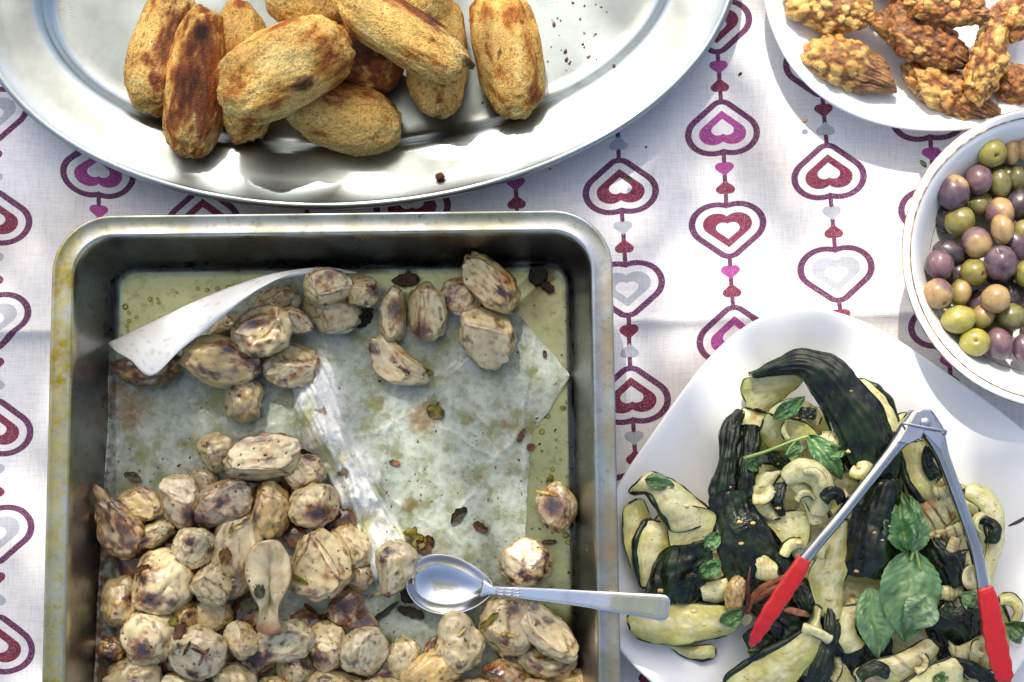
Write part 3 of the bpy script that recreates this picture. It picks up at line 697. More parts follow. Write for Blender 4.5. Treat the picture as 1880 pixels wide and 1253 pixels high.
TUB = [
 # upper right of the tray
 (845, 545, 36, 33, 20, Z0, 'small translucent brown tuber beside the large amber-rimmed oval one', dict(roast=.55, tone=-.3, grey=.3, spots=[(-.7, -.3, .3)])),
 (900, 520, 66, 37, 45, Z1, 'oval amber-rimmed roast tuber leaning against the tray wall', dict(roast=.42, tone=-.35, cuts=1, cutdirs=[(-.3, -.5, .8, .55)], edge=.95, spots=[(.25, -.3, .16)])),
 (895, 617, 47, 63, -14, Z0, 'big tan-and-white tuber with a folded ridge, below the amber oval', dict(roast=.30, tone=.2, cuts=2, cutdirs=[(-.2, -.6, .8, .45), (.3, .7, .6, .55)], edge=.5, grey=.25)),
 (724, 576, 28, 50, 0, Z0, 'narrow cut tuber half with a charred patch, pressed to its twin', dict(roast=.32, tone=.1, cuts=2, cutdirs=[(.9, 0, .4, .55), (-.2, 0, .9, .6)], spots=[(.1, .1, .42)], rz=1.2)),
 (783, 573, 38, 51, -8, Z0, 'wide cut tuber half with a tan patch, pressed to its twin', dict(roast=.30, tone=.15, cuts=2, cutdirs=[(-.9, .1, .5, .55), (.1, -.1, .95, .62)], spots=[(-.25, -.65, .3)])),
 (730, 668, 62, 31, 36, Z0, 'curved crescent tuber lying alone on the greasy paper', dict(roast=.34, tone=.15, bend=.45, taper=.12, spots=[(.25, -.25, .14), (-.8, .3, .2)], cuts=1)),
 (604, 573, 56, 40, 12, Z0, 'broad pale tuber carrying two smaller browned pieces', dict(roast=.28, tone=.1, cuts=2)),
 (603, 527, 46, 34, 15, Z2 - .004, 'lumpy tuber with orange-brown ridge on top of the broad pale one', dict(roast=.48, cuts=3, edge=.9)),
 (666, 532, 29, 32, 0, Z1 + .004, 'round tuber with a brown cap next to the lumpy ridge piece', dict(roast=.30, tone=-.2, cutdirs=[(.1, .8, .5, .55)], edge=1, spots=[(.7, -.1, .3)])),
 (510, 552, 42, 28, -10, Z0, 'browned tuber tip tucked behind the forked tuber', dict(roast=.6, grey=.2)),
 (545, 592, 30, 22, 25, Z1, 'pointed tuber corner sticking out beside the forked tuber', dict(roast=.45, taper=.35, cuts=2)),
 (482, 606, 52, 50, -20, Z1, 'forked saddle-shaped tuber with singed hollow near the paper flap', dict(roast=.34, tone=.2, cup=.55, cuts=2, spots=[(-.25, .25, .2)], edge=.9, rz=.9)),
 (535, 671, 50, 42, -8, Z0, 'square-cut mottled tuber below the forked tuber', dict(roast=.42, tone=.15, cuts=3, grey=.2)),
 (422, 606, 32, 26, 0, Z0, 'pale tuber half covered by the folded paper corner', dict(roast=.2, tone=.1)),
 (406, 662, 73, 46, 10, Z1 - .002, 'long smooth egg-shaped tuber with purple-brown bruises at the flap', dict(roast=.22, tone=-.25, cuts=0, spots=[(.25, .55, .22), (.65, .15, .22), (.95, -.1, .25)], taper=.05)),
 (442, 730, 42, 39, 60, Z0, 'knobbly round tuber with dark pits under the egg-shaped one', dict(roast=.22, tone=-.15, cuts=1, spots=[(-.1, .45, .16), (.1, .1, .1)])),
 (276, 676, 64, 35, 4, Z0, 'dark brown skin-on tuber hidden under the folded paper corner', dict(roast=.95, tone=-.5, cuts=2)),
 # heap, upper edge
 (400, 831, 37, 35, 0, Z0 + .006, 'round tuber with brown shoulder at the top of the heap', dict(roast=.40, spots=[(.7, -.35, .3), (-.3, .4, .12)], cuts=2)),
 (375, 884, 26, 22, 10, Z0, 'small glassy grey tuber under the brown-shouldered one', dict(roast=.3, grey=.7)),
 (481, 842, 68, 44, -14, Z1, 'large wedge tuber with orange roasted lower rim', dict(roast=.34, tone=.3, cuts=2, cutdirs=[(.15, .45, .85, .42), (-.35, -.8, .35, .62)], edge=1.0, spots=[(-.1, .75, .15), (.2, -.05, .12)])),
 (560, 867, 35, 34, 15, Z1 - .004, 'small tuber with dark scabs at the foot of the crumpled paper', dict(roast=.40, tone=-.15, cuts=3, spots=[(.1, -.75, .28), (.2, .8, .25)])),
 (495, 938, 41, 45, 0, Z0 + .004, 'smooth yellow-green tuber beside the black-spotted one', dict(roast=.18, tone=-.35, cuts=1)),
 (577, 930, 46, 38, -10, Z1, 'cream tuber with one big black burn under the scabbed tuber', dict(roast=.25, tone=.1, cuts=1, spots=[(.25, -.3, .42)])),
 (412, 925, 54, 38, -25, Z1, 'shrivelled purple-grey tuber with wet dark wrinkles', dict(roast=.5, grey=.95, amp=.25, cuts=2, spots=[(-.8, -.6, .35), (-.1, .1, .2)])),
 (333, 918, 36, 54, -18, Z0 + .008, 'pale grey tuber with a blue-black bruise next to the orange wedge', dict(roast=.25, grey=.35, cuts=2, spots=[(.55, -.55, .42)], tone=.2)),
 (256, 923, 42, 30, 24, Z1, 'shiny orange-yellow tuber wedge near the tray wall', dict(roast=.42, tone=-.75, cuts=2, cutdirs=[(.1, .3, .9, .45), (-.7, .5, .3, .6)], edge=.9)),
 (218, 968, 58, 37, 58, Z1, 'reddish-brown skin-on tuber with a horned tip against the wall', dict(roast=.85, tone=-.4, cuts=1, taper=-.30, lobes=[(-1.05, .1, .1, .42)])),
 (287, 982, 33, 23, -22, Z1, 'little barrel-shaped tuber with one black dot', dict(roast=.25, tone=.1, cuts=2, spots=[(-.45, -.35, .26)])),
 (358, 1006, 38, 36, 10, Z2 - .008, 'white warty tuber with grey dimple in the heap', dict(roast=.22, tone=.5, amp=.18, cuts=2, spots=[(-.15, .35, .22), (.8, -.15, .18)])),
 (432, 1018, 45, 74, 8, Z0 + .005, 'long pale tuber running down behind the white flat slice', dict(roast=.2, tone=.1, cuts=1, grey=.15)),
 (584, 1035, 60, 60, 15, Z1 - .002, 'big block-cut tuber with tan face and golden edge', dict(roast=.36, tone=-.05, cuts=3, cutdirs=[(-.1, -.25, .95, .48), (.6, .6, .5, .6), (-.8, .1, .4, .65)], edge=1.0)),
 (643, 1002, 34, 42, -25, Z0, 'half hidden pale tuber beside the torn paper strip', dict(roast=.3, cuts=1)),
 (660, 1058, 24, 27, 0, Z0, 'small grey bead-like tuber at the end of the paper strip', dict(roast=.25, grey=.5, cuts=0)),
 (296, 1066, 60, 56, 0, Z1 - .003, 'largest round tuber with orange blush, beside the tray wall heap', dict(roast=.42, tone=.2, amp=.16, cuts=2, spots=[(-.2, -.55, .25), (-.4, .1, .16)])),
 (388, 1073, 42, 34, 32, Z2 - .006, 'plump trapezoid tuber lying on the pale long one', dict(roast=.28, tone=.15, cuts=3, spots=[(-.85, .1, .2)])),
 (222, 1105, 35, 44, 5, Z0 + .004, 'pear-like tuber with a red-brown blush at the blackened wall', dict(roast=.5, tone=-.1, spots=[(.45, .25, .2)], cuts=0)),
 (339, 1131, 29, 27, -20, Z1 - .002, 'small amber tuber half between two pale ones', dict(roast=.42, tone=-.8, spots=[(.4, .15, .22)], cuts=1)),
 (388, 1128, 38, 32, 0, Z0 + .004, 'olive-tinted glossy tuber beside the amber half', dict(roast=.2, tone=-.25, grey=.25)),
 (275, 1170, 52, 48, 0, Z1 - .004, 'white ball tuber with charred streak and a herb sprig', dict(roast=.34, tone=.4, spots=[(-.1, -.35, .34)])),
 (361, 1200, 52, 47, 0, Z1, 'white ball tuber with scattered dark slivers of herb', dict(roast=.25, tone=.5, spots=[(-.1, -.7, .16)], cuts=1)),
 (440, 1176, 34, 34, 10, Z1 + .002, 'faceted tuber with an orange corner under the flat slice stem', dict(roast=.36, tone=.2, cuts=4, spots=[], edge=.5)),
 (203, 1196, 26, 24, 0, Z0 + .004, 'small dark reddish-brown tuber in the tray corner', dict(roast=.95, tone=-.5, spots=[(0, -.2, .4)])),
 (525, 1180, 50, 36, -15, Z1 - .002, 'ruffled white peel-like tuber with a dark crack', dict(roast=.3, tone=.45, amp=.3, cup=.4, cuts=1, spots=[(-.6, -.5, .2)])),
 (540, 1228, 34, 32, 0, Z0, 'mottled tuber with black flecks under the ruffled one', dict(roast=.35, tone=.2, spots=[(-.1, .4, .3)])),
 (601, 1186, 34, 43, -5, Z0 + .002, 'upright pale tuber with brown base next to the round bald one', dict(roast=.3, tone=.1, spots=[(-.35, -.5, .28)], cuts=1)),
 (668, 1195, 42, 41, 0, Z0 + .004, 'round bald white tuber with faint wrinkles', dict(roast=.15, tone=.55, cuts=1)),
 (636, 1119, 33, 33, 0, Z0, 'dark purple-brown glossy tuber above the bald white one', dict(roast=.8, grey=.8, tone=-.2, spots=[(-.2, .2, .4)], cuts=2)),
 (721, 1046, 50, 36, 108, Z1, 'pale teardrop tuber at the tip of the spoon', dict(roast=.12, tone=.45, taper=.30, cuts=1, spots=[(-.4, .45, .16), (-.1, -1.0, .25)])),
 (741, 1212, 29, 42, 12, Z0, 'smooth bean-shaped ivory tuber', dict(roast=.08, tone=.25, cuts=0, bend=.1)),
 (792, 1236, 56, 36, -25, Z0 + .004, 'golden smooth tuber beside the bean-shaped ivory one', dict(roast=.15, tone=-.45, cuts=0)),
 (846, 1190, 42, 42, 30, Z0 + .006, 'two-lobed ivory tuber like a heart below the spoon bowl', dict(roast=.12, tone=.25, cuts=0, lobes=[(-.55, .55, .1, .75)], spots=[(-.05, -.65, .13)], rz=.75)),
 (932, 1150, 48, 56, 0, Z0 + .004, 'wet grey-green tuber under the spoon handle', dict(roast=.28, tone=-.05, grey=.25, cuts=2, spots=[(.0, -.35, .14), (.3, .55, .2)])),
 (1004, 1160, 64, 34, 42, Z1, 'long ivory tuber with brown underside by the tray wall', dict(roast=.26, tone=.35, cuts=1, cutdirs=[(.1, .4, .9, .55)])),
 (1005, 1207, 52, 38, 10, Z0, 'hollowed brown-edged tuber beneath the long ivory one', dict(roast=.5, cup=.4, edge=1)),
 (965, 1036, 45, 43, -20, Z0, 'freckled tuber with many dark dots above the spoon handle', dict(roast=.25, tone=.2, cuts=2, spots=[(.2, .15, .13), (.75, .3, .2), (-.6, -.55, .13), (.35, -.5, .14), (.0, -.45, .12), (-.2, -.25, .14), (.75, -.2, .16)])),
 (1021, 931, 34, 41, -10, Z0, 'small tuber with a charred black centre alone by the tray wall', dict(roast=.55, spots=[(-.1, .0, .5)], cuts=1, cutdirs=[(-.3, .1, .9, .6)], edge=.9)),
 (930, 1243, 44, 32, 0, Z0, 'dark olive-skinned tuber below the grey-green one', dict(roast=.5, grey=.9, tone=-.6, spots=[(-.6, .2, .4)])),
 (1046, 1258, 40, 30, -10, Z0, 'golden tuber corner by the hollowed brown-edged one', dict(roast=.45, tone=-.2, cuts=2)),
]
for (x_, y_, a_, b_) in [(245, 1252, 52, 44), (330, 1282, 48, 44), (425, 1262, 46, 42), (500, 1290, 44, 42), (620, 1262, 60, 36), (700, 1285, 46, 40), (870, 1285, 46, 40), (985, 1290, 46, 40)]:
    TUB.append((x_, y_, a_, b_, x_ % 40 - 20, Z0 + .003, g_, dict(roast=.25, tone=.2, cuts=1, spots=[(.2, .1, .15)])))
for i, (x_, y_) in enumerate([(345, 960), (300, 1020), (455, 890), (540, 905), (470, 960), (545, 975), (345, 1075), (255, 1125), (310, 1165), (395, 1160), (455, 1125), (480, 1200), (560, 1150), (400, 960), (240, 1030), (620, 960), (320, 1235), (440, 1225), (590, 1235), (700, 1240), (255, 970), (805, 1205), (955, 1205), (655, 1150)]):  # filler tubers, their dark colour standing in for shade in the heap's gaps
    TUB.append((x_, y_, 30 + i * 7 % 9, 27 + i * 5 % 8, i * 47, Z0, 'filler tuber coloured dark like a shaded gap, mostly buried between the others of the heap', dict(roast=.75, grey=.8, tone=-.3, cuts=1, spots=[(.2, .3, .5), (-.4, -.2, .5)], sub=4, rz=.5)))
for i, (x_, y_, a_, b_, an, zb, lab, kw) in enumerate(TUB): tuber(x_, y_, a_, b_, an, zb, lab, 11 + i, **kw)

# flat white slice with its stem
o2 = np.array([(493, 990), (515, 996), (532, 1018), (538, 1046), (533, 1072), (521, 1098), (512, 1118), (513, 1140), (516, 1157), (499, 1165), (476, 1163), (469, 1150), (475, 1128), (471, 1108), (462, 1090), (451, 1065), (449, 1040), (456, 1015), (472, 996)], float)
o2 = crom(np.vstack([o2, o2[:1]]), 72)[:-1]
cz = 0.048; ctr2 = np.array([495, 1070.])
rings = []
for f_, dz_, in ((0.5, -0.0095), (0.85, -0.0085), (0.97, -0.005), (1.0, -0.001), (0.985, 0.0012), (0.95, 0.002), (0.85, 0.0016), (0.7, 0.0012), (0.5, 0.0008), (0.3, 0.0), (0.12, -0.0010), (0.04, -0.0016)):
    q = [P(495 + (p[0] - 495) * f_, 1070 + (p[1] - 1070) * (0.42 + 0.58 * f_), cz + dz_ - 0.006 * ((p[1] - 1070) / 90) ** 2 * (1 if p[1] > 1070 else .3)) for p in o2]
    rings.append(np.array([[*w_] for w_ in q]))
V, F = loft(rings); V[:, 2] += 0.0034 * fbm(V * 60, 3) + 0.0009 * fbm(V * 220, 3); V[:, :2] += 0.0012 * np.c_[fbm(V * 90 + 3, 2), fbm(V * 90 + 8, 2)]
n2 = fbm(V * 160 + 4, 4); n3 = fbm(V * 420, 3)
c0 = np.broadcast_to(S(204, 192, 150), (len(V), 3)).copy(); c0 = mixc(c0, S(166, 138, 84), sm(-0.1, 0.4, fbm(V * 110 + 4, 4)) * 0.75)
fr = np.concatenate([np.full(len(o2), f_) for f_ in (0.5, 0.85, 0.97, 1.0, 0.985, 0.95, 0.85, 0.7, 0.5, 0.3, 0.12, 0.04)] + [np.zeros(2)])
c0 = mixc(c0, S(140, 92, 44), sm(0.82, 1.0, fr) * np.clip(0.8 + 1.2 * n2, 0, 1))
ax_ = np.exp(-((V[:, 0] - P(495, 1070, cz).x) / 0.0016) ** 2) * sm(P(495, 1125, cz).y, P(495, 1090, cz).y, V[:, 1])
c0 = mixc(c0, S(150, 130, 112), ax_ * (0.5 + 0.5 * n2) * 0.8)
c0 = mixc(c0, S(150, 84, 36), sm(P(495, 1136, cz).y, P(495, 1158, cz).y, V[:, 1]) * 0.8)
c0 = mixc(c0, S(120, 96, 70), sm(0.2, 0.45, n3) * 0.7); c0 = mixc(c0, S(150, 118, 66), sm(0.05, 0.4, fbm(V * 90 + 7, 4)) * 0.65)
o = mesh_obj('roast_tuber', V, F, M['potato'], paint=c0); TRAYP.add(V, F)
tag(o, 'flat white lengthwise tuber slice with a stem, on top of the heap', 'potato', 'roast tubers in the oven tray')
# ------------------------------------------------------------------ baking paper in the tray
def poly(pts, n, z=0.0):
    return crom([[*p] for p in pts], n)
NU, NV = 330, 330
top = poly([(196, 632), (330, 572), (470, 520), (560, 500), (640, 508), (760, 540), (880, 560), (945, 575), (985, 618), (1049, 690)], NU)
bot = poly([(150, 1400), (400, 1400), (700, 1400), (1020, 1400)], NU)
lef = poly([(196, 632), (198, 760), (190, 900), (178, 1100), (150, 1400)], NV)
rig = poly([(1049, 690), (1012, 745), (980, 800), (968, 900), (968, 1000), (985, 1100), (1005, 1250), (1020, 1400)], NV)
uu, vv_ = np.meshgrid(np.linspace(0, 1, NU), np.linspace(0, 1, NV), indexing='ij')
u1, v1 = uu[..., None], vv_[..., None]
XY = (1 - v1) * top[:, None] + v1 * bot[:, None] + (1 - u1) * lef[None] + u1 * rig[None] - ((1 - u1) * (1 - v1) * top[0] + u1 * (1 - v1) * top[-1] + (1 - u1) * v1 * bot[0] + u1 * v1 * bot[-1])
px_, py_ = XY[..., 0].ravel(), XY[..., 1].ravel()
ew = sm(0.90, 1.0, uu.ravel()); px_ = px_ + ew * (9 * noise(np.c_[py_ / 60, px_ * 0, px_ * 0]) + 4 * noise(np.c_[py_ / 17, px_ * 0 + 3, px_ * 0])); py_ = py_ + sm(0.06, 0.0, vv_.ravel()) * 7 * noise(np.c_[px_ / 45, px_ * 0 + 9, px_ * 0])
zp = np.full(px_.shape, 0.0046)
pp = np.c_[px_, py_, 0 * px_]
zp += 0.0007 * fbm(pp / 130, 3) + 0.0005 * np.abs(fbm(pp / [60, 60, 1] + 7, 2))
dry = np.zeros_like(zp)
def segd(x1, y1, x2, y2):
    d = np.array([x2 - x1, y2 - y1]); L = np.hypot(*d); t = np.clip(((px_ - x1) * d[0] + (py_ - y1) * d[1]) / L ** 2, 0, 1)
    wob_ = 9 * noise(np.c_[t * L / 60 + x1, t * 0 + y1 / 17, t * 0]) + 3 * noise(np.c_[t * L / 18 + x1, t * 0 + y1 / 17, t * 0])
    s_ = ((px_ - x1) * -d[1] + (py_ - y1) * d[0]) / L + wob_
    e_ = np.maximum(0, np.maximum(-((px_ - x1) * d[0] + (py_ - y1) * d[1]) / L, ((px_ - x1) * d[0] + (py_ - y1) * d[1]) / L - L))
    return np.hypot(s_, e_), t
for (x1, y1, x2, y2, w_, h_) in [(590, 690, 700, 770, 9, .0012), (735, 690, 690, 890, 8, .0020), (690, 890, 660, 960, 7, .0016), (960, 560, 965, 1000, 10, .0022), (985, 620, 960, 780, 7, .0014), (960, 780, 790, 1010, 8, .0019),
        (930, 600, 780, 740, 7, .0011), (870, 640, 700, 760, 7, .0010), (640, 810, 760, 760, 8, .0014), (600, 640, 600, 720, 7, .0012), (390, 730, 430, 800, 7, .0014), (430, 800, 560, 770, 7, .0010), (330, 700, 380, 800, 8, .0012),
        (230, 740, 320, 900, 8, .0011), (1040, 690, 1000, 830, 8, .0016), (760, 760, 960, 860, 8, .0010), (690, 900, 850, 1000, 8, .0012), (860, 720, 950, 900, 8, .0009), (560, 690, 540, 780, 8, .002), (480, 720, 470, 800, 8, .0014)]:
    d_, t_ = segd(x1, y1, x2, y2); zp += 0.7 * h_ * np.exp(-d_ / (w_ * 0.55)) * np.clip(0.7 + noise(np.c_[t_ * 5 + x1, t_ * 0, t_ * 0]), 0.1, 1.3); dry = np.maximum(dry, 0.30 * np.exp(-d_ / (w_ * 0.45)) * np.clip(0.6 + 1.2 * noise(np.c_[t_ * 6 + x1, t_ * 0, t_ * 0]), 0, 1))
# the crumpled strip pulled up across the tray
for (x1, y1, x2, y2, w_, h_) in [(570, 690, 600, 800, 40, .0080), (600, 800, 660, 910, 40, .0110), (660, 910, 715, 1040, 32, .0100), (545, 700, 580, 820, 14, .0040), (620, 790, 690, 920, 10, .0060), (600, 860, 660, 1000, 9, .0055), (690, 920, 745, 1010, 12, .0045), (640, 900, 690, 1060, 7, .0060), (575, 770, 640, 900, 7, .0045)]:
    d_, t_ = segd(x1, y1, x2, y2); zp += h_ * np.maximum(0, 1 - d_ / (w_ * 1.25)) ** 1.2; dry = np.maximum(dry, sm(w_ * 1.5, w_ * 0.6, d_))
strip = sm(0.5, 1.0, dry) 
zp += strip * (0.0030 * (0.5 - np.abs(noise(np.c_[px_ - 0.45 * py_, py_, 0 * px_] / [11, 90, 1] + 2))) + 0.0022 * (0.5 - np.abs(noise(np.c_[px_ - 0.45 * py_, py_, 0 * px_] / [22, 70, 1] + 20))))
lw = np.maximum(0, 214 - px_); zp += lw * 0.00042                 # left edge climbs the tray wall
edge_t = np.minimum(1, vv_.ravel() * 14); zp += (1 - edge_t) * 0.004 * (uu.ravel() > 0.25) * (uu.ravel() < 0.8)
V = np.array([[*P(a_, b_, c_)] for a_, b_, c_ in zip(px_, py_, zp)])
n1 = fbm(pp / 55 + 3, 4)
c0 = np.broadcast_to(S(190, 199, 186), (len(V), 3)).copy()
c0 = mixc(c0, S(176, 176, 140), sm(0.0, 0.5, n1) * 0.6)
c0 = mixc(c0, S(236, 236, 230), np.clip(dry, 0, 1) * 0.9)
for sx, sy, sr in ((798, 752, 26), (775, 770, 40), (250, 740, 40), (235, 770, 30), (555, 700, 14), (700, 735, 12), (925, 780, 14), (630, 870, 12), (755, 930, 18), (215, 720, 30), (590, 755, 10), (470, 760, 20)):
    d_ = np.hypot(px_ - sx, py_ - sy) + 20 * fbm(pp / 14 + sx, 3); c0 = mixc(c0, S(150, 110, 52), sm(sr, sr * 0.3, d_) * 0.7)
d_ = np.maximum(0, 235 - px_) / 45 * sm(600, 760, py_); c0 = mixc(c0, S(126, 78, 48), np.clip(d_, 0, 1) * sm(-0.1, 0.3, fbm(pp / 16, 3) + 0.1) * 0.85)
paper = empty('baking_paper', V.mean(0) * [1, 1, 0] + [0, 0, 0.004])
sheet = mesh_obj('paper_sheet', V, grid_faces(NU, NV), M['paper'], paper, paint=c0)
TRAYP.add(V, grid_faces(NU, NV))
# its corner folded back over the tubers
fold = crom([(198, 630, .014), (290, 586, .030), (390, 540, .042), (480, 508, .044), (545, 495, .038), (600, 491, .028), (655, 500, .016)], 60)
free = crom([(208, 642, .020), (240, 662, .034), (278, 690, .040), (335, 640, .046), (400, 590, .050), (455, 545, .048), (490, 520, .044), (560, 505, .036), (655, 502, .017)], 60)
nv2 = 22; rows = []
for t in np.linspace(0, 1, nv2):
    q = fold * (1 - t) + free * t
    bul = 0.006 * math.sin(math.pi * t) * np.sin(np.linspace(0, math.pi, 60))
    rows.append(np.array([[*P(a_, b_, c_ + bb_)] for (a_, b_, c_), bb_ in zip(q, bul)]))
V = np.array(rows).reshape(-1, 3); V[:, 2] += 0.0008 * fbm(V * 60, 3)
c0 = np.broadcast_to(S(226, 226, 220), (len(V), 3)).copy(); c0 = mixc(c0, S(170, 160, 130), sm(0.28, 0.4, fbm(V * 420, 2)) * 0.5)
flap = mesh_obj('folded_corner', V, grid_faces(nv2, 60), M['dry'], paper, paint=c0)
for o in (sheet, flap):
    md = o.modifiers.new('thickness', 'SOLIDIFY'); md.thickness = 0.00025; md.offset = 1
tag(paper, 'crumpled greasy baking paper lining the oven tray, one corner folded over', 'baking paper')

# ------------------------------------------------------------------ spoon
sp = empty('serving_spoon', P(822, 1074, 0.008))
bo = []                                             # bowl: outline in pixels, tip to the left
for th in np.linspace(0, 2 * math.pi, 64, endpoint=False):
    cx_, sy_ = math.cos(th), math.sin(th)
    w_ = 55 * (1 - 0.10 * cx_)
    bo.append((820 + 76 * cx_ + (10 * max(0, cx_) ** 6), 1074 + w_ * sy_ + 6 * cx_))
bo = np.array(bo); rings = []
cb = np.array([818, 1074.])
for f_, dz_ in ((0.05, -0.0125), (0.35, -0.0118), (0.65, -0.0086), (0.88, -0.0036), (0.985, -0.0004), (1.0, 0.0003), (0.99, 0.0010), (0.965, 0.0006), (0.88, -0.0026), (0.65, -0.0075), (0.35, -0.0106), (0.12, -0.0114), (0.04, -0.0115)):
    rings.append(np.array([[*P(*(cb + (p - cb) * f_), 0.0215 + dz_ + 0.00003 * (p[0] - 818) * f_)] for p in bo]))
V, F = loft(rings); mesh_obj('spoon_bowl', V, F, M['cutlery'], sp)
hc = crom([(884, 1080, .0236, 17, .0012), (900, 1083, .0265, 10, .0016), (915, 1085, .0300, 8.5, .0018), (960, 1089, .0380, 11, .0016), (1040, 1096, .0530, 14, .0013), (1120, 1105, .0645, 18.5, .0012), (1190, 1113, .0685, 23, .0012), (1214, 1116, .0692, 24.5, .0012), (1224, 1117, .0694, 22, .0011), (1229, 1117.5, .0694, 15, .0008)], 70)
V = []; NSEC = 14
for k_, (a_, b_, z_, w_, t_) in enumerate(hc):
    tn = hc[min(k_ + 1, 69)][:2] - hc[max(k_ - 1, 0)][:2]; tn /= np.linalg.norm(tn); nn = np.array([-tn[1], tn[0]])
    for j in range(NSEC):
        th = 2 * math.pi * j / NSEC; c_, s_ = math.cos(th), math.sin(th)
        sx = math.copysign(abs(c_) ** 0.5, c_) * w_; sz = math.copysign(abs(s_) ** 0.7, s_) * t_
        if s_ > 0.3 and 20 < k_ < 69: sz -= 0.0005 * (1 - (sx / w_) ** 2)
        V.append([*P(a_ + nn[0] * sx, b_ + nn[1] * sx, z_ + sz)])
F = grid_faces(70, NSEC, True) + [list(range(NSEC))[::-1], list(range(69 * NSEC, 70 * NSEC))]
hd = mesh_obj('spoon_handle', np.array(V), F, M['cutlery'], sp)
for yo in (-5.0, 0.5, 6.0):                           # the little raised bars at the neck
    for x0 in (911, 926, 941):
        q = crom([(x0, 1085.0 + (x0 - 911) * .08 + yo, .0316 + (x0 - 911) * .00017), (x0 + 12, 1086.0 + (x0 - 911) * .08 + yo, .0316 + (x0 - 899) * .00017)], 5)
        V, F = tube([[*P(*r_)] for r_ in q], 0.0005, 6); mesh_obj('neck_bar', V, F, M['cutlery'], hd)
tag(sp, 'steel serving spoon dipping into the oven tray, handle over its rim', 'spoon')

# ------------------------------------------------------------------ olives
def olive(px, py, rx, ry, ang, zc, kind, label, seed, hole=None, two=None):
    U, F = ico(4); rs = np.random.RandomState(seed); off = rs.uniform(0, 50, 3)
    B = U * (1 + 0.07 * fbm(U * 1.3 + off, 2) + 0.012 * fbm(U * 5 + off, 2))[:, None]
    hd_ = None
    if hole is not None:
        h_ = np.array([hole[0], hole[1], math.sqrt(max(0.02, 1 - hole[0] ** 2 - hole[1] ** 2))])
        hd_ = np.arccos(np.clip(U @ h_, -1, 1))
        B = B * (1 - 0.34 * np.exp(-(hd_ / 0.11) ** 2) - 0.05 * np.exp(-(hd_ / 0.30) ** 2))[:, None]
        B = np.c_[B[:, 0], B[:, 1], B[:, 2]]
    pm = PXM(zc); W = B * (np.array([rx, ry, min(rx, ry)]) * pm)
    if hole is None: W = W @ rotz(R(-ang)).T
    c = P(px, py, zc); W = W + np.array(c)
    n1 = fbm(U * 1.8 + off, 4); n2 = fbm(U * 7 + off, 3)
    cols = {'green': (S(138, 128, 46), S(112, 102, 36)), 'bright': (S(166, 156, 60), S(142, 134, 46)), 'purple': (S(86, 60, 76), S(60, 40, 54)), 'dark': (S(50, 32, 46), S(34, 22, 32)), 'tan': (S(176, 144, 90), S(150, 116, 66)),
            'mauve': (S(112, 78, 84), S(82, 54, 66)), 'olive': (S(120, 116, 52), S(92, 88, 40))}
    a_, b_ = cols[kind]
    c0 = np.broadcast_to(a_, (len(U), 3)).copy(); c0 = mixc(c0, b_, sm(-0.3, 0.5, n1))
    if two is not None:
        dv = np.array(two[1]); c0 = mixc(c0, cols[two[0]][0], sm(-0.1, 0.35, U @ (dv / np.linalg.norm(dv)) - two[2] + 0.35 * n1))
    c0 = mixc(c0, c0.mean(0) * 0.50, sm(0.30, 0.5, n2) * 0.5); c0 = mixc(c0, S(112, 76, 70), sm(0.25, 0.6, fbm(U * 2.4 + off + 9, 3)) * 0.45)
    c0 = mixc(c0, S(150, 140, 130), np.clip(0.12 + 0.25 * fbm(U * 3 + off + 20, 3), 0, 0.35))
    if hd_ is not None: c0 = mixc(c0, S(40, 32, 18), sm(0.15, 0.06, hd_))
    o = mesh_obj('olive', W, F, M['olive'], paint=c0)
    return tag(o, label, 'olive', 'olives in the white bowl')
LG = 'plain green olive among the olives in the bowl'; LP = 'plain glossy purple olive among the olives in the bowl'; LT = 'plain smooth tan olive among the olives in the bowl'; LD = 'plain dark olive low among the olives in the bowl'
# lower layer first
for i, (x_, y_, k_) in enumerate([(1740, 400, 'dark'), (1795, 375, 'olive'), (1850, 420, 'purple'), (1775, 455, 'olive'), (1760, 505, 'dark'), (1835, 500, 'dark'), (1800, 560, 'purple'), (1850, 545, 'dark'), (1770, 590, 'olive'), (1830, 610, 'olive'), (1790, 320, 'purple'), (1850, 330, 'olive'),
                                (1900, 380, 'green'), (1910, 450, 'purple'), (1900, 520, 'olive'), (1905, 590, 'tan'), (1920, 640, 'purple'), (1950, 420, 'green'), (1960, 500, 'purple'), (1955, 570, 'green'), (1920, 320, 'tan'), (1970, 360, 'green')]):
    olive(x_, y_, 28, 30, 30 * i, 0.019 + 0.001 * (i % 3), k_, {'dark': LD, 'olive': 'drab khaki olive wedged deep between other olives in the bowl', 'purple': 'purple olive wedged deep between other olives in the bowl'}[k_] if k_ in ('dark', 'olive', 'purple') else (LG if k_ == 'green' else LT), 300 + i)
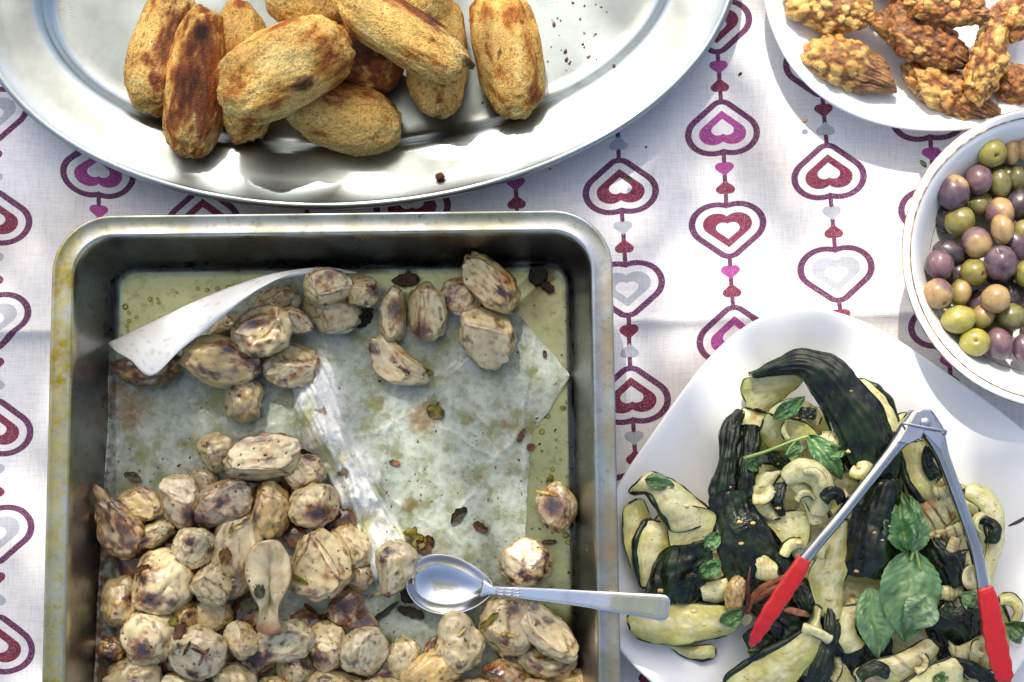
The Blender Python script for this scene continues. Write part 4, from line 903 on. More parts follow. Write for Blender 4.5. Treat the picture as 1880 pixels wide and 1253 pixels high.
OL = [(1820, 281, 28, 28, 0, .034, 'bright', 'bright yellow-green olive with its dark hole showing, above the mauve one', dict(hole=(.05, -.42))),
      (1858, 278, 15, 26, 0, .032, 'tan', 'narrow tan olive beside the bright yellow-green one at the bowl rim', dict()),
      (1885, 275, 18, 24, 10, .034, 'tan', LT, dict()),
      (1797, 331, 25, 29, 20, .032, 'mauve', 'mauve olive with a dark stem pit, under the bright yellow-green one', dict(hole=(.35, .55))),
      (1750, 354, 30, 34, 15, .034, 'purple', 'large grey-purple olive with yellow shoulder resting on the bowl wall', dict(hole=(.12, .5), two=('tan', (.4, .8, .2), .45))),
      (1836, 336, 20, 28, -10, .030, 'olive', 'drab khaki olive wedged deep between other olives in the bowl', dict()), (1868, 328, 18, 24, 0, .029, 'olive', 'drab khaki olive wedged deep between other olives in the bowl', dict()),
      (1797, 377, 18, 20, 0, .026, 'olive', 'drab khaki olive wedged deep between other olives in the bowl', dict()),
      (1762, 406, 28, 29, 30, .030, 'green', 'moss green olive lying on the lower gilt line', dict()),
      (1836, 392, 27, 30, 0, .030, 'mauve', 'brownish olive half hidden behind the pale tan one', dict(two=('tan', (.3, .6, .6), .3))),
      (1872, 374, 25, 30, 30, .030, 'dark', LD, dict()),
      (1840, 421, 21, 29, -6, .040, 'tan', 'pale tan upright olive in the middle of the bowl', dict()),
      (1793, 446, 28, 31, -30, .034, 'mauve', 'rosy mauve olive left of the pale tan upright one', dict(two=('tan', (-.2, -.5, .6), .4))),
      (1878, 425, 18, 22, 0, .034, 'green', LG, dict()),
      (1866, 450, 22, 30, -20, .032, 'purple', LP, dict()),
      (1742, 464, 31, 24, 15, .027, 'dark', 'almost black olive against the bowl wall', dict()),
      (1725, 487, 26, 29, -10, .034, 'purple', 'aubergine-purple olive with a pale lengthwise highlight at the bowl wall', dict(two=('mauve', (-.1, .1, .8), .55))),
      (1837, 483, 31, 33, 0, .040, 'purple', 'big round purple olive with a dimple on top', dict(hole=(-.35, .62))),
      (1788, 501, 26, 26, 0, .032, 'green', 'yellow-green olive with black hole next to the big purple one', dict(hole=(.42, -.25))),
      (1880, 503, 18, 24, 0, .034, 'green', LG, dict()),
      (1722, 540, 28, 29, -20, .037, 'tan', 'cream and rose blotched olive at the bowl wall', dict(two=('mauve', (.5, .6, .4), .5), hole=(.3, -.75))),
      (1763, 537, 20, 25, 10, .030, 'green', 'tan-green olive wedged behind the cream and rose one', dict(two=('tan', (.2, .1, .8), .5))),
      (1828, 549, 27, 27, 20, .041, 'tan', 'sandy round olive sitting on top near the middle', dict()),
      (1760, 587, 33, 26, -12, .036, 'bright', 'plump barrel-shaped lime green olive', dict()),
      (1804, 581, 21, 24, 30, .032, 'tan', 'khaki tan olive beside the barrel-shaped lime one', dict(two=('green', (.2, -.6, .3), .4))),
      (1857, 582, 28, 25, 20, .032, 'olive', 'dull olive-green olive beside the sandy one', dict()),
      (1790, 629, 28, 27, 0, .035, 'bright', 'pale lime olive with tiny hole, lowest at the bowl wall', dict(hole=(-.22, .02))),
      (1834, 632, 25, 31, -12, .034, 'purple', 'grey-purple egg-shaped olive beside the pale lime one', dict(two=('mauve', (.2, .5, .7), .5))),
      (1878, 640, 19, 27, 0, .033, 'mauve', LP, dict(two=('purple', (-.8, 0, .3), .2)))]
for i, (x_, y_, rx, ry, an, zc, k_, lab, kw) in enumerate(OL): olive(x_, y_, rx, ry, an, zc, k_, lab, 400 + i, **kw)
for i, (x_, y_, k_) in enumerate([(1925, 300, 'green'), (1930, 365, 'purple'), (1925, 430, 'tan'), (1935, 495, 'purple'), (1925, 560, 'bright'), (1925, 620, 'green'), (1985, 440, 'green'), (1985, 520, 'purple')]):
    olive(x_, y_, 27, 30, 40 * i, 0.034, k_, {'green': LG, 'bright': LG, 'purple': LP, 'tan': LT}[k_], 500 + i)

# ------------------------------------------------------------------ battered fried artichokes
def fried(px, py, lx, ly, ang, zb, label, seed, brown=0.4, fib=0.3, rz=0.75, nb=260, taper=0.0):
    """bubbly batter over a quarter artichoke; the last part of its length is bare fibrous petal"""
    U, F = ico(6); rs = np.random.RandomState(seed); off = rs.uniform(0, 50, 3)
    B = U * (1 + 0.34 * fbm(U * np.array([lx / ly, 1, 1]) * 1.2 + off, 3))[:, None]
    B[:, 1:] *= (1 - taper * B[:, 0:1])
    fibm = sm(1 - fib * 2 - 0.15, 1 - fib * 2 + 0.15, B[:, 0] + 0.25 * fbm(U * 2 + off, 2))
    bp_ = rs.normal(size=(nb, 3)); bp_ /= np.linalg.norm(bp_, axis=1)[:, None]; br = 0.07 + 0.24 * rs.rand(nb) ** 2
    D = np.zeros(len(U)); tops = np.zeros(len(U))
    sc = np.array([lx, ly, ly * rz]) / ly
    for q in range(nb):
        d2 = (((U - bp_[q]) * sc) ** 2).sum(1) / br[q] ** 2
        h = np.where(d2 < 1, np.sqrt(np.maximum(0, 1 - d2)), 0) * br[q]; tops = np.where(h > D, rs.rand(), tops); D = np.maximum(D, h)
    fibr = 0.10 * noise(np.c_[U[:, 0] * 1.2, np.arctan2(U[:, 1], U[:, 2]) * 7, U[:, 0] * 0] + off) + 0.05 * noise(np.c_[U[:, 0] * 2, np.arctan2(U[:, 1], U[:, 2]) * 18, U[:, 0] * 0] + off)
    disp = D * 0.55 * (1 - fibm) + fibr * fibm * 1.4 + 0.10 * fbm(U * sc * 3.2 + off, 3) + 0.03 * fbm(U * sc * 10 + off, 2)
    B = B + U * disp[:, None] / sc * np.array([1, 1, 1])
    pm = PXM(zb + .015); W = B * (np.array([lx, ly, ly * rz]) * pm) * 0.93
    W = W @ rotz(R(-ang)).T; c = P(px, py, zb - W[:, 2].min()); W = W + np.array(c)
    n1 = fbm(U * 2 + off, 4); n2 = fbm(U * 9 + off, 3)
    c0 = np.broadcast_to(S(204, 142, 60), (len(U), 3)).copy()
    c0 = mixc(c0, S(226, 184, 100), sm(0.02, 0.16, D) * sm(0.3, -0.3, n1 + brown - 0.4) * 0.9)
    c0 = mixc(c0, S(166, 96, 36), sm(-0.1, 0.4, n1 + brown - 0.35) * 0.85)
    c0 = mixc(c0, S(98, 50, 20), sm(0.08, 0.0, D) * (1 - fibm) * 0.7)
    c0 = mixc(c0, S(120, 112, 46), sm(0.2, 0.45, fbm(U * 4 + off + 17, 2)) * 0.55 * (1 - fibm))
    c0 = mixc(c0, S(142, 98, 66), fibm * 0.8)
    c0 = mixc(c0, S(78, 44, 26), fibm * sm(0.0, -0.08, fibr) * 0.9)
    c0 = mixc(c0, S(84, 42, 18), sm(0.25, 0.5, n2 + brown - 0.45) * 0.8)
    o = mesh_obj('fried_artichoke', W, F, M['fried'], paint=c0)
    return tag(o, label, 'fritter', 'fried artichokes on the oval plate')
A0 = 0.0072
fried(1525, 18, 92, 42, 12, A0 + .004, 'yellow battered artichoke with olive-green patches and a thin horned tip', 21, .15, .0, taper=.05)
fried(1562, 122, 96, 46, 24, A0, 'golden knobbly artichoke with bare brown fibres at one end', 22, .25, .38, taper=.12)
fried(1740, 168, 100, 40, 27, A0, 'coarse tan artichoke strip with shredded end touching the olive bowl', 23, .42, .25)
fried(1690, 70, 100, 50, 30, A0 + .004, 'large dark brown glossy artichoke behind the tan strip', 24, .70, .10)
fried(1812, 115, 84, 36, -72, A0 + .014, 'orange artichoke with pale green batter standing across the dark one', 25, .36, .05)
fried(1868, 155, 55, 36, 20, A0, 'small dark artichoke piece behind the olive bowl rim', 26, .62, .2)
fried(1740, 12, 80, 38, 8, A0 + .022, 'round-bubbled artichoke lying on the large dark one', 27, .50, .1)
fried(1860, 35, 70, 40, -30, A0 + .008, 'brown artichoke leaning on the orange one', 28, .55, .2)
fried(1640, -40, 80, 42, 20, A0, 'light brown artichoke at the far side of the oval plate', 29, .40, .2)
# ------------------------------------------------------------------ grilled courgette slices
def ribbon_grid(L, Rr, nu, nv, bulge, seed, wr):
    a = crom(L, nu); b_ = crom(Rr, nu); off = np.random.RandomState(seed).uniform(0, 60, 3)
    A = np.array([[*P(*q)] for q in a]); Bq = np.array([[*P(*q)] for q in b_])
    t = np.linspace(0, 1, nv)[None, :, None]
    G = A[:, None] * (1 - t) + Bq[:, None] * t
    # rounded ends
    G[..., 2] += bulge * np.sin(np.pi * t[..., 0])
    q = G.reshape(-1, 3)
    du = np.gradient(G, axis=0); dv = np.gradient(G, axis=1); N = np.cross(du, dv); N /= np.linalg.norm(N, axis=2)[..., None] + 1e-12
    if N[..., 2].mean() < 0: N = -N; flip = True
    else: flip = False
    w1 = noise(q * 28 + off) * 0.0034 + noise(q * 70 + off) * 0.0016 + noise(q * 190 + off) * 0.0006 + wr * (noise(np.c_[np.repeat(np.linspace(0, 1, nu), nv) * 3, np.tile(np.linspace(0, 1, nv), nu) * 14, np.zeros(nu * nv)] + off) * 0.0016)
    ss = np.linspace(-1, 1, nv)[None, :]; un = np.linspace(0, 1, nu)[:, None]
    ln_ = np.linalg.norm(np.diff(G[:, nv // 2], axis=0), axis=1).sum(); wd_ = np.linalg.norm(G[nu // 2, -1] - G[nu // 2, 0]); un = un * ln_ / 0.0075
    ruf = min(0.0010, wd_ * 0.05) * np.abs(ss) ** 2 * (np.sin(un + off[0] + 1.5 * np.sign(ss)) + np.sin(un * 1.7 + off[1]) * 0.6)
    G = G + N * (w1.reshape(nu, nv) + ruf)[..., None]
    return G, N, flip
def slab(G, N, th0, th1, flip):
    nu, nv = G.shape[:2]
    Tp = (G + N * th1[..., None] if isinstance(th1, np.ndarray) else G + N * th1).reshape(-1, 3); Bt = (G + N * th0).reshape(-1, 3)
    F = grid_faces(nu, nv); n = nu * nv
    Ft = F if not flip else [f[::-1] for f in F]
    if True:
        # make top face normals agree with N
        p = Tp; f = Ft[len(Ft) // 2]; nn = np.cross(p[f[1]] - p[f[0]], p[f[2]] - p[f[0]])
        if nn @ N.reshape(-1, 3)[f[0]] < 0: Ft = [f[::-1] for f in Ft]
    Fb = [[i + n for i in f[::-1]] for f in Ft]
    bd = [i * nv for i in range(nu)] + [(nu - 1) * nv + j for j in range(1, nv)] + [i * nv + nv - 1 for i in range(nu - 2, -1, -1)] + [j for j in range(nv - 2, 0, -1)]
    Fs = [[bd[k], bd[(k + 1) % len(bd)], bd[(k + 1) % len(bd)] + n, bd[k] + n] for k in range(len(bd))]
    return np.vstack([Tp, Bt]), Ft + Fb + Fs
_cs = [0]
def courgette(L, Rr, label, top='flesh', sl=0.0018, sr=0.0018, th=0.0024, bulge=0.002, grill=0.0, tone=0.0, ends=True, wr=0.5, flat=0.0):
    """a lengthwise slice between two edge curves (pixel, pixel, height); sl / sr = visible skin on either edge"""
    _cs[0] += 1; seed = 700 + _cs[0]; nu, nv = (84, 29) if top == 'skin' else (56, 17); rs = np.random.RandomState(seed); off = rs.uniform(0, 60, 3)
    G, N, flip = ribbon_grid(L, Rr, nu, nv, bulge, seed, wr if top == 'skin' else 0.15)
    # round off the two ends
    tt = np.linspace(0, 1, nu)
    e = np.sqrt(np.clip(1 - np.clip(1 - np.minimum(tt, 1 - tt) / 0.10, 0, 1) ** 2.2, 0, 1)); e = 0.42 + 0.58 * e
    mid = G[:, nv // 2:nv // 2 + 1]; G = mid + (G - mid) * e[:, None, None]
    V, F = slab(G, N, -th / 2, th / 2, flip)
    s = np.tile(np.linspace(0, 1, nv), nu); uu_ = np.repeat(tt, nv); s = np.concatenate([s, s]); uu_ = np.concatenate([uu_, uu_])
    n1 = fbm(V * 60 + off, 4); n2 = fbm(V * 220 + off, 3)
    c0 = np.broadcast_to(S(220, 214, 156), (len(V), 3)).copy()
    c0 = mixc(c0, S(196, 186, 78), sm(-0.1, 0.4, n1 + tone) * 0.75)
    ed = 1 - np.minimum(s, 1 - s) * 2
    c0 = mixc(c0, S(168, 180, 84), sm(0.55, 1.0, ed) * 0.6)
    c0 = mixc(c0, S(236, 230, 186), sm(0.5, 0.0, ed) * sm(-0.2, 0.3, n1) * 0.6)
    c0 = mixc(c0, S(176, 160, 80), sm(0.15, 0.5, n2) * 0.5)
    fibre = noise(np.c_[uu_ * 9, s * 16, uu_ * 0] + off); c0 = mixc(c0, S(182, 166, 84), sm(0.1, 0.5, fibre) * 0.55 * sm(0.95, 0.6, ed))
    seed_ = noise(np.c_[uu_ * 26, s * 13, uu_ * 0] + off + 5); c0 = mixc(c0, S(240, 234, 196), sm(0.25, 0.5, seed_) * sm(0.75, 0.35, ed) * 0.7)
    c0 = mixc(c0, S(150, 104, 48), sm(0.30, 0.55, fbm(V * 130 + off + 40, 3)) * 0.45)
    c0 = mixc(c0, S(176, 120, 52), sm(0.25, 0.6, fbm(V * 90 + off + 9, 3) + 0.35 * grill) * (0.35 + 0.5 * grill))
    if grill > 0:
        st = np.sin(uu_ * 34 + 2 * n1); c0 = mixc(c0, S(112, 62, 28), sm(0.55, 0.95, st) * sm(0.0, 0.3, fbm(V * 50 + off, 2) + 0.15) * grill)
    root = mesh_obj('courgette_slice', V, F, M['flesh'], paint=c0); COURP.add(V, F)
    def skincol(V):
        m1 = fbm(V * 80 + off, 4); m2 = fbm(V * [300, 300, 300] + off, 3)
        k0 = np.broadcast_to(S(32, 50, 21), (len(V), 3)).copy(); k0 = mixc(k0, S(12, 16, 12), sm(-0.3, 0.2, m1)); k0 = mixc(k0, S(60, 78, 36), sm(0.2, 0.55, m2 + 0.4 * m1) * 0.5)
        return mixc(k0, S(46, 56, 24), sm(0.2, 0.5, -m1) * 0.5)
    if top == 'skin':
        Gs = G.copy(); 
        Vs, Fs = slab(Gs + (Gs - mid) * 0.012, N, th / 2 + 0.00015, th / 2 + 0.0010, flip)
        Vs = Vs.copy(); Vs[:, 2] += 0.0009 * (0.5 - np.abs(noise(np.c_[np.tile(np.repeat(tt, nv), 2) * 5, np.tile(np.linspace(0, 1, nv), 2 * nu) * 9, np.zeros(len(Vs))] + off))) + 0.0008 * (0.5 - np.abs(noise(Vs * 130 + off)))
        mesh_obj('skin', Vs, Fs, M['skin'], root, paint=skincol(Vs)); COURP.add(Vs, Fs)
    bits = []
    if sl > 0: bits.append((G[:, 0] - (G[:, 1] - G[:, 0]) * 0.10 + N[:, 0] * 0.0003, sl))
    if sr > 0: bits.append((G[:, -1] + (G[:, -1] - G[:, -2]) * 0.10 + N[:, -1] * 0.0003, sr))
    for line, w_ in bits:
        Vs, Fs = tube(line, w_ * (0.75 + 0.35 * noise(line * 120 + off)) * np.sqrt(np.clip(np.sin(np.pi * np.clip(tt, .02, .98)) * 3, .25, 1)), 10, flat=max(1.0, th * 0.62 / w_))
        mesh_obj('skin', Vs, Fs, M['skin'], root, paint=skincol(Vs)); COURP.add(Vs, Fs)
    if ends and top != 'skin':
        for k in (0, -1):
            Vs, Fs = tube(G[k], 0.0009, 8, flat=1.7); mesh_obj('skin', Vs, Fs, M['skin'], root, paint=skincol(Vs))
    return tag(root, label, 'courgette', 'grilled courgette slices on the square plate')
def zz_(pts, z):
    z = [z] * len(pts) if not isinstance(z, (list, tuple)) else list(np.interp(np.linspace(0, 1, len(pts)), np.linspace(0, 1, len(z)), z))
    return [(*p, q) for p, q in zip(pts, z)]
def cg(L, zl, Rr, zr, label, **kw): return courgette(zz_(L, zl), zz_(Rr, zr), label, **kw)
m_ = .001
UND = 'courgette slice buried low in the heap on the square plate'
# buried layer that fills the heap
for i, (cx_, cy_, a_, ln, wd, sk) in enumerate([(1420, 800, 20, 75, 34, 0), (1500, 830, 70, 80, 38, 0), (1600, 850, 60, 85, 40, 1), (1690, 900, 80, 85, 36, 0), (1770, 980, 75, 90, 38, 0), (1450, 900, 10, 90, 42, 0), (1350, 960, 80, 80, 40, 1), (1260, 1010, 40, 80, 42, 0), (1400, 1020, 30, 90, 44, 1), (1500, 960, 80, 90, 44, 0), (1580, 960, 60, 95, 42, 0), (1660, 1010, 20, 90, 42, 1),
        (1330, 1070, 0, 80, 40, 1), (1430, 1110, 40, 90, 40, 1), (1520, 1080, 80, 90, 42, 0), (1600, 1100, 10, 95, 42, 0), (1700, 1090, 60, 85, 40, 1), (1780, 1090, 80, 80, 38, 0), (1480, 1200, 10, 90, 42, 0), (1570, 1180, 50, 90, 42, 1), (1660, 1180, 10, 95, 42, 0), (1750, 1170, 60, 85, 40, 1), (1600, 1270, 0, 95, 44, 0), (1700, 1290, 30, 90, 42, 1), (1790, 1240, 50, 80, 40, 0), (1480, 1290, 40, 85, 42, 1), (1820, 1160, 80, 60, 32, 0)]):
    d = np.array([math.cos(R(a_)), math.sin(R(a_))]); nn = np.array([-d[1], d[0]]); z_ = 0.0125 + 0.0015 * (i % 4)
    mk = lambda s: [(cx_ + d[0] * ln * t + nn[0] * wd * s * (1 - .25 * t * t), cy_ + d[1] * ln * t + nn[1] * wd * s * (1 - .25 * t * t)) for t in (-1, -.4, .3, 1)]
    cg(mk(-1), [z_, z_ + .004, z_], mk(1), [z_, z_ + .003, z_ + .002], (UND + ', dark skin up') if sk else (UND + ', pale flesh up'), top='skin' if sk else 'flesh', grill=.2)
# the slices one can see
cg([(1367, 693), (1361, 716), (1374, 748)], [.026, .022, .018], [(1463, 684), (1467, 704), (1412, 756)], [.030, .026, .018], 'curled-under pale end of the big arched dark slice', sl=.0007, sr=.0007, tone=-.1)
cg([(1388, 690), (1440, 682), (1478, 700), (1512, 752), (1545, 810), (1575, 865), (1592, 895)], [.030, .038, .044, .046, .044, .042, .038], [(1368, 690), (1435, 658), (1512, 650), (1568, 694), (1615, 752), (1645, 815), (1650, 880)], [.028, .038, .046, .050, .050, .048, .042], 'big arched slice showing its wet black-green skin, top of the heap', top='skin', bulge=.006, sl=.0008, sr=.0008, wr=1)
cg([(1566, 697), (1600, 738), (1622, 790), (1630, 830)], [.030, .032, .032, .030], [(1590, 700), (1634, 735), (1655, 788), (1660, 835)], [.026, .026, .026, .024], 'slim pale slice with thick green skin beside the big arched one', sl=.0006, sr=.0030)
cg([(1355, 754), (1330, 782), (1320, 845), (1300, 915)], [.022, .030, .034, .032], [(1361, 754), (1358, 790), (1346, 862), (1344, 925)], [.022, .030, .034, .034], 'thin charred twisted strip with pointed tip standing out of the heap', top='skin', bulge=.006, sl=.0009, sr=.0009, wr=1.4)
cg([(1366, 782), (1364, 820), (1352, 872), (1348, 920)], [.026, .030, .034, .032], [(1393, 786), (1389, 830), (1385, 872), (1382, 918)], [.026, .030, .034, .032], 'short charred strip with a square torn end', top='skin', bulge=.005, sl=.0008, sr=.0008, wr=1.4)
cg([(1298, 905), (1312, 960), (1322, 1010), (1336, 1062), (1346, 1088)], [.036, .038, .038, .034, .030], [(1388, 898), (1402, 950), (1422, 998), (1448, 1040), (1440, 1075)], [.036, .038, .038, .034, .030], 'broad black-skinned slab under the two charred strips', top='skin', bulge=.005, wr=1)
cg([(1144, 930), (1146, 1000), (1162, 1044)], [.026, .026, .022], [(1180, 912), (1192, 965), (1170, 1046)], [.022, .020, .020], 'inner side of a curled slice hanging over the plate lip', sl=.0008, sr=.0008, tone=.1)
cg([(1190, 866), (1240, 884), (1288, 918), (1318, 958)], [.034, .038, .038, .034], [(1148, 906), (1190, 908), (1216, 944), (1236, 980)], [.032, .038, .038, .034], 'curled pale slice with dark lip bridging the plate lip', sl=.0012, sr=.0024, bulge=.004, tone=-.2)
cg([(1222, 962), (1232, 1006), (1256, 1008)], [.036, .034, .032], [(1262, 928), (1312, 944), (1306, 986)], [.038, .038, .036], 'small fan-shaped pale piece leaning on the curled slice', sl=.0006, sr=.0006, tone=-.2)
cg([(1188, 952), (1166, 1002), (1176, 1082)], [.028, .030, .026], [(1218, 962), (1228, 1012), (1196, 1070)], [.026, .026, .024], 'pale seedy slice with a thick dark left border', sl=.0030, sr=.0005)
cg([(1218, 1006), (1190, 1084), (1215, 1104)], [.030, .030, .026], [(1288, 994), (1304, 1024), (1276, 1108)], [.036, .036, .028], 'bluish black-skinned chunk between the seedy slice and the mint', top='skin', bulge=.006, wr=1)
cg([(1152, 1140), (1166, 1118), (1230, 1106), (1300, 1112), (1352, 1122)], [.030, .030, .030, .030, .030], [(1158, 1158), (1200, 1176), (1260, 1182), (1322, 1172), (1352, 1158)], [.028, .028, .028, .028, .028], 'long yellow slice lying under the spoon handle end', sl=.0010, sr=.0012, bulge=.003, tone=.2)
cg([(1222, 1178), (1262, 1186), (1312, 1184)], [.020, .020, .020], [(1228, 1190), (1262, 1208), (1314, 1208)], [.017, .017, .017], 'small dark-rimmed scrap under the long yellow slice', sl=.0006, sr=.0018, tone=.3)
cg([(1405, 756), (1432, 768), (1470, 774), (1502, 796)], [.040, .040, .040, .040], [(1392, 802), (1420, 824), (1470, 828), (1504, 824)], [.030, .028, .028, .028], 'yellow slice on edge with a wavy black skin line', sl=.0011, sr=.0005, tone=.15)
cg([(1396, 775), (1425, 742), (1470, 736), (1510, 760)], [.030, .032, .034, .034], [(1410, 800), (1438, 772), (1470, 766), (1500, 785)], [.030, .032, .034, .034], 'pale folded slice beneath the big arched dark slice', sl=.0005, sr=.0007, grill=.4)
cg([(1510, 790), (1540, 800), (1552, 830)], [.036, .038, .036], [(1500, 812), (1525, 826), (1535, 850)], [.036, .038, .036], 'browned pale nub beside the sprig of green leaves', sl=.0006, sr=.0006, grill=.7)
cg([(1434, 872), (1468, 850), (1508, 864), (1522, 902), (1512, 944)], [.044, .048, .048, .046, .042], [(1446, 890), (1474, 874), (1494, 888), (1496, 912), (1488, 946)], [.044, .048, .048, .046, .042], 'thick pale hook-shaped slice in the middle of the heap', sl=.0005, sr=.0009, th=.006, tone=-.4)
cg([(1444, 884), (1466, 905), (1482, 935), (1490, 960)], [.044, .044, .042, .040], [(1466, 880), (1492, 902), (1505, 932), (1505, 962)], [.044, .044, .042, .040], 'pale finger of courgette beside the hook-shaped slice', sl=.0005, sr=.0012, th=.006, tone=-.4)
cg([(1390, 868), (1384, 902), (1392, 936), (1412, 954)], [.036, .038, .038, .036], [(1440, 862), (1420, 890), (1420, 925), (1438, 952)], [.040, .040, .040, .038], 'green-rimmed loop of courgette with a pale inside', sl=.0014, sr=.0014, tone=.1)
cg([(1420, 890), (1418, 925), (1432, 950)], [.042, .044, .042], [(1440, 885), (1436, 925), (1445, 945)], [.042, .046, .042], 'narrow glossy green curl inside the green-rimmed loop', top='skin')
cg([(1392, 944), (1430, 986), (1458, 1020)], [.032, .034, .030], [(1486, 936), (1482, 985), (1466, 1036)], [.036, .036, .032], 'tapering pale slice hanging below the green-rimmed loop', sl=.0009, sr=.0005, tone=-.1)
cg([(1530, 955), (1500, 1020), (1482, 1062), (1500, 1110), (1528, 1138)], [.036, .038, .038, .036, .034], [(1562, 955), (1556, 1030), (1550, 1082), (1540, 1136)], [.038, .040, .038, .034], 'wide pale-green slice draped under the left tong arm', sl=.0005, sr=.0009, bulge=.004, tone=.1)
cg([(1592, 885), (1566, 950), (1552, 1015), (1556, 1055)], [.040, .042, .042, .036], [(1658, 880), (1652, 950), (1642, 1010), (1616, 1064)], [.040, .042, .042, .036], 'thick dark green bottle-shaped end piece between the tong arms', top='skin', bulge=.010, wr=.6)
cg([(1648, 812), (1664, 876), (1690, 915), (1716, 926)], [.034, .036, .036, .036], [(1694, 812), (1702, 856), (1716, 890), (1724, 906)], [.034, .036, .036, .036], 'golden slice with thick black border inside the tong fork', sl=.0032, sr=.0006, tone=.2, grill=.3)
cg([(1672, 806), (1700, 815), (1722, 840)], [.030, .030, .030], [(1690, 860), (1712, 872), (1732, 880)], [.028, .028, .028], 'bright yellow slice just below the tong hinge', sl=.0006, sr=.0006, tone=.5)
cg([(1676, 945), (1702, 905), (1745, 862)], [.034, .036, .034], [(1704, 992), (1742, 962), (1775, 930)], [.034, .036, .034], 'slice with short brown grill stripes by the right tong arm', sl=.0006, sr=.0006, grill=1.0)
cg([(1692, 980), (1740, 966), (1780, 945)], [.036, .036, .036], [(1696, 996), (1745, 984), (1786, 965)], [.034, .034, .034], 'narrow seared strip under the grill-striped slice', sl=.0006, sr=.0010, grill=.8)
cg([(1770, 892), (1816, 904), (1838, 945), (1836, 1000), (1822, 1050), (1818, 1092)], [.030, .032, .034, .034, .032, .030], [(1768, 916), (1796, 930), (1812, 962), (1812, 1005), (1802, 1050), (1796, 1092)], [.034, .034, .036, .036, .034, .032], 'long creamy loop along the outer side of the right tong arm', sl=.0007, sr=.0005, th=.005, tone=-.2)
cg([(1762, 950), (1800, 946), (1832, 962), (1828, 996)], [.040, .040, .040, .038], [(1764, 966), (1800, 960), (1816, 972), (1806, 1000)], [.038, .038, .038, .036], 'dark green hoop of skin on the creamy loop', top='skin', sl=.0008, sr=.0008)
cg([(1692, 990), (1710, 1034), (1742, 1078)], [.034, .036, .034], [(1722, 986), (1756, 1020), (1764, 1072)], [.036, .038, .036], 'oval black-skinned slice right of the large mint leaf', top='skin', bulge=.006, wr=1)
cg([(1772, 1014), (1766, 1052), (1780, 1092)], [.034, .036, .034], [(1802, 1002), (1802, 1050), (1802, 1092)], [.034, .034, .034], 'pale slice with a ridged dark border behind the right tong arm', sl=.0028, sr=.0005, tone=-.3)
cg([(1722, 1102), (1718, 1148), (1750, 1168)], [.036, .036, .032], [(1762, 1098), (1802, 1118), (1802, 1162)], [.038, .038, .034], 'glossy black slice between the mint leaf and red right tip', top='skin', bulge=.006, wr=1)
cg([(1714, 1082), (1744, 1080), (1764, 1088)], [.038, .038, .038], [(1714, 1096), (1744, 1098), (1764, 1104)], [.036, .036, .036], 'small seared tan strip above the glossy black slice', sl=.0005, sr=.0005, grill=.7)
cg([(1738, 1172), (1760, 1186), (1800, 1164), (1820, 1172)], [.034, .036, .036, .034], [(1742, 1200), (1768, 1218), (1806, 1228), (1832, 1228)], [.030, .032, .032, .030], 'tan slice with a purple-brown burn beside the red right tip', sl=.0006, sr=.0012, grill=.8)
cg([(1566, 1232), (1600, 1214), (1650, 1200), (1704, 1170)], [.032, .036, .038, .038], [(1572, 1258), (1640, 1252), (1690, 1232), (1728, 1194)], [.030, .034, .036, .036], 'long ragged slice with roasted brown margin below the mint leaves', sl=.0010, sr=.0006, grill=.7, tone=-.1)
cg([(1640, 1268), (1706, 1224), (1752, 1206)], [.036, .040, .040], [(1700, 1300), (1752, 1270), (1764, 1228)], [.034, .036, .036], 'pale fan slice with fine ribs at the plate edge', sl=.0016, sr=.0005, tone=-.3)
cg([(1740, 1204), (1790, 1218), (1838, 1258), (1850, 1280)], [.038, .038, .034, .030], [(1738, 1216), (1784, 1234), (1822, 1268), (1838, 1296)], [.034, .034, .030, .026], 'thin dark strip of skin curving to the plate edge', top='skin', sl=.0008, sr=.0008)
cg([(1496, 1108), (1482, 1150), (1432, 1184), (1378, 1214), (1316, 1256)], [.036, .040, .040, .036, .030], [(1512, 1120), (1502, 1172), (1482, 1222), (1446, 1268), (1400, 1310)], [.036, .040, .038, .034, .028], 'long twisted pale-green slice with a dark rope-like border', sl=.0030, sr=.0006, bulge=.004, tone=.2)
cg([(1514, 1108), (1514, 1160), (1494, 1222), (1466, 1280)], [.036, .040, .038, .034], [(1534, 1128), (1534, 1172), (1524, 1222), (1504, 1280)], [.034, .038, .036, .032], 'dark green skin strip alongside the twisted pale-green slice', top='skin', bulge=.004, wr=.7)
cg([(1536, 1116), (1534, 1165), (1552, 1204)], [.034, .036, .032], [(1594, 1106), (1568, 1150), (1590, 1186)], [.034, .034, .032], 'white forked slice left of the pale mint leaf', sl=.0012, sr=.0012, tone=-.4)
cg([(1362, 1166), (1380, 1200), (1372, 1236)], [.026, .026, .022], [(1446, 1108), (1474, 1160), (1430, 1210)], [.032, .032, .026], 'flat black slice under the red left tip', top='skin', wr=.8)
cg([(1446, 1066), (1462, 1100), (1480, 1130)], [.030, .030, .030], [(1478, 1060), (1494, 1090), (1500, 1118)], [.030, .032, .030], 'deep green scrap beside the red left tip', top='skin')
cg([(1832, 1094), (1862, 1092), (1878, 1116), (1870, 1146)], [.028, .028, .028, .026], [(1832, 1110), (1852, 1110), (1862, 1124), (1854, 1142)], [.030, .030, .030, .028], 'small C-shaped slice outside the red right tip', sl=.0014, sr=.0005, tone=.3)
cg([(1388, 1030), (1404, 1020), (1424, 1036)], [.040, .042, .040], [(1386, 1056), (1408, 1062), (1426, 1056)], [.038, .038, .038], 'small golden crumbly piece on the black-skinned slab', sl=.0005, sr=.0012, grill=.5)
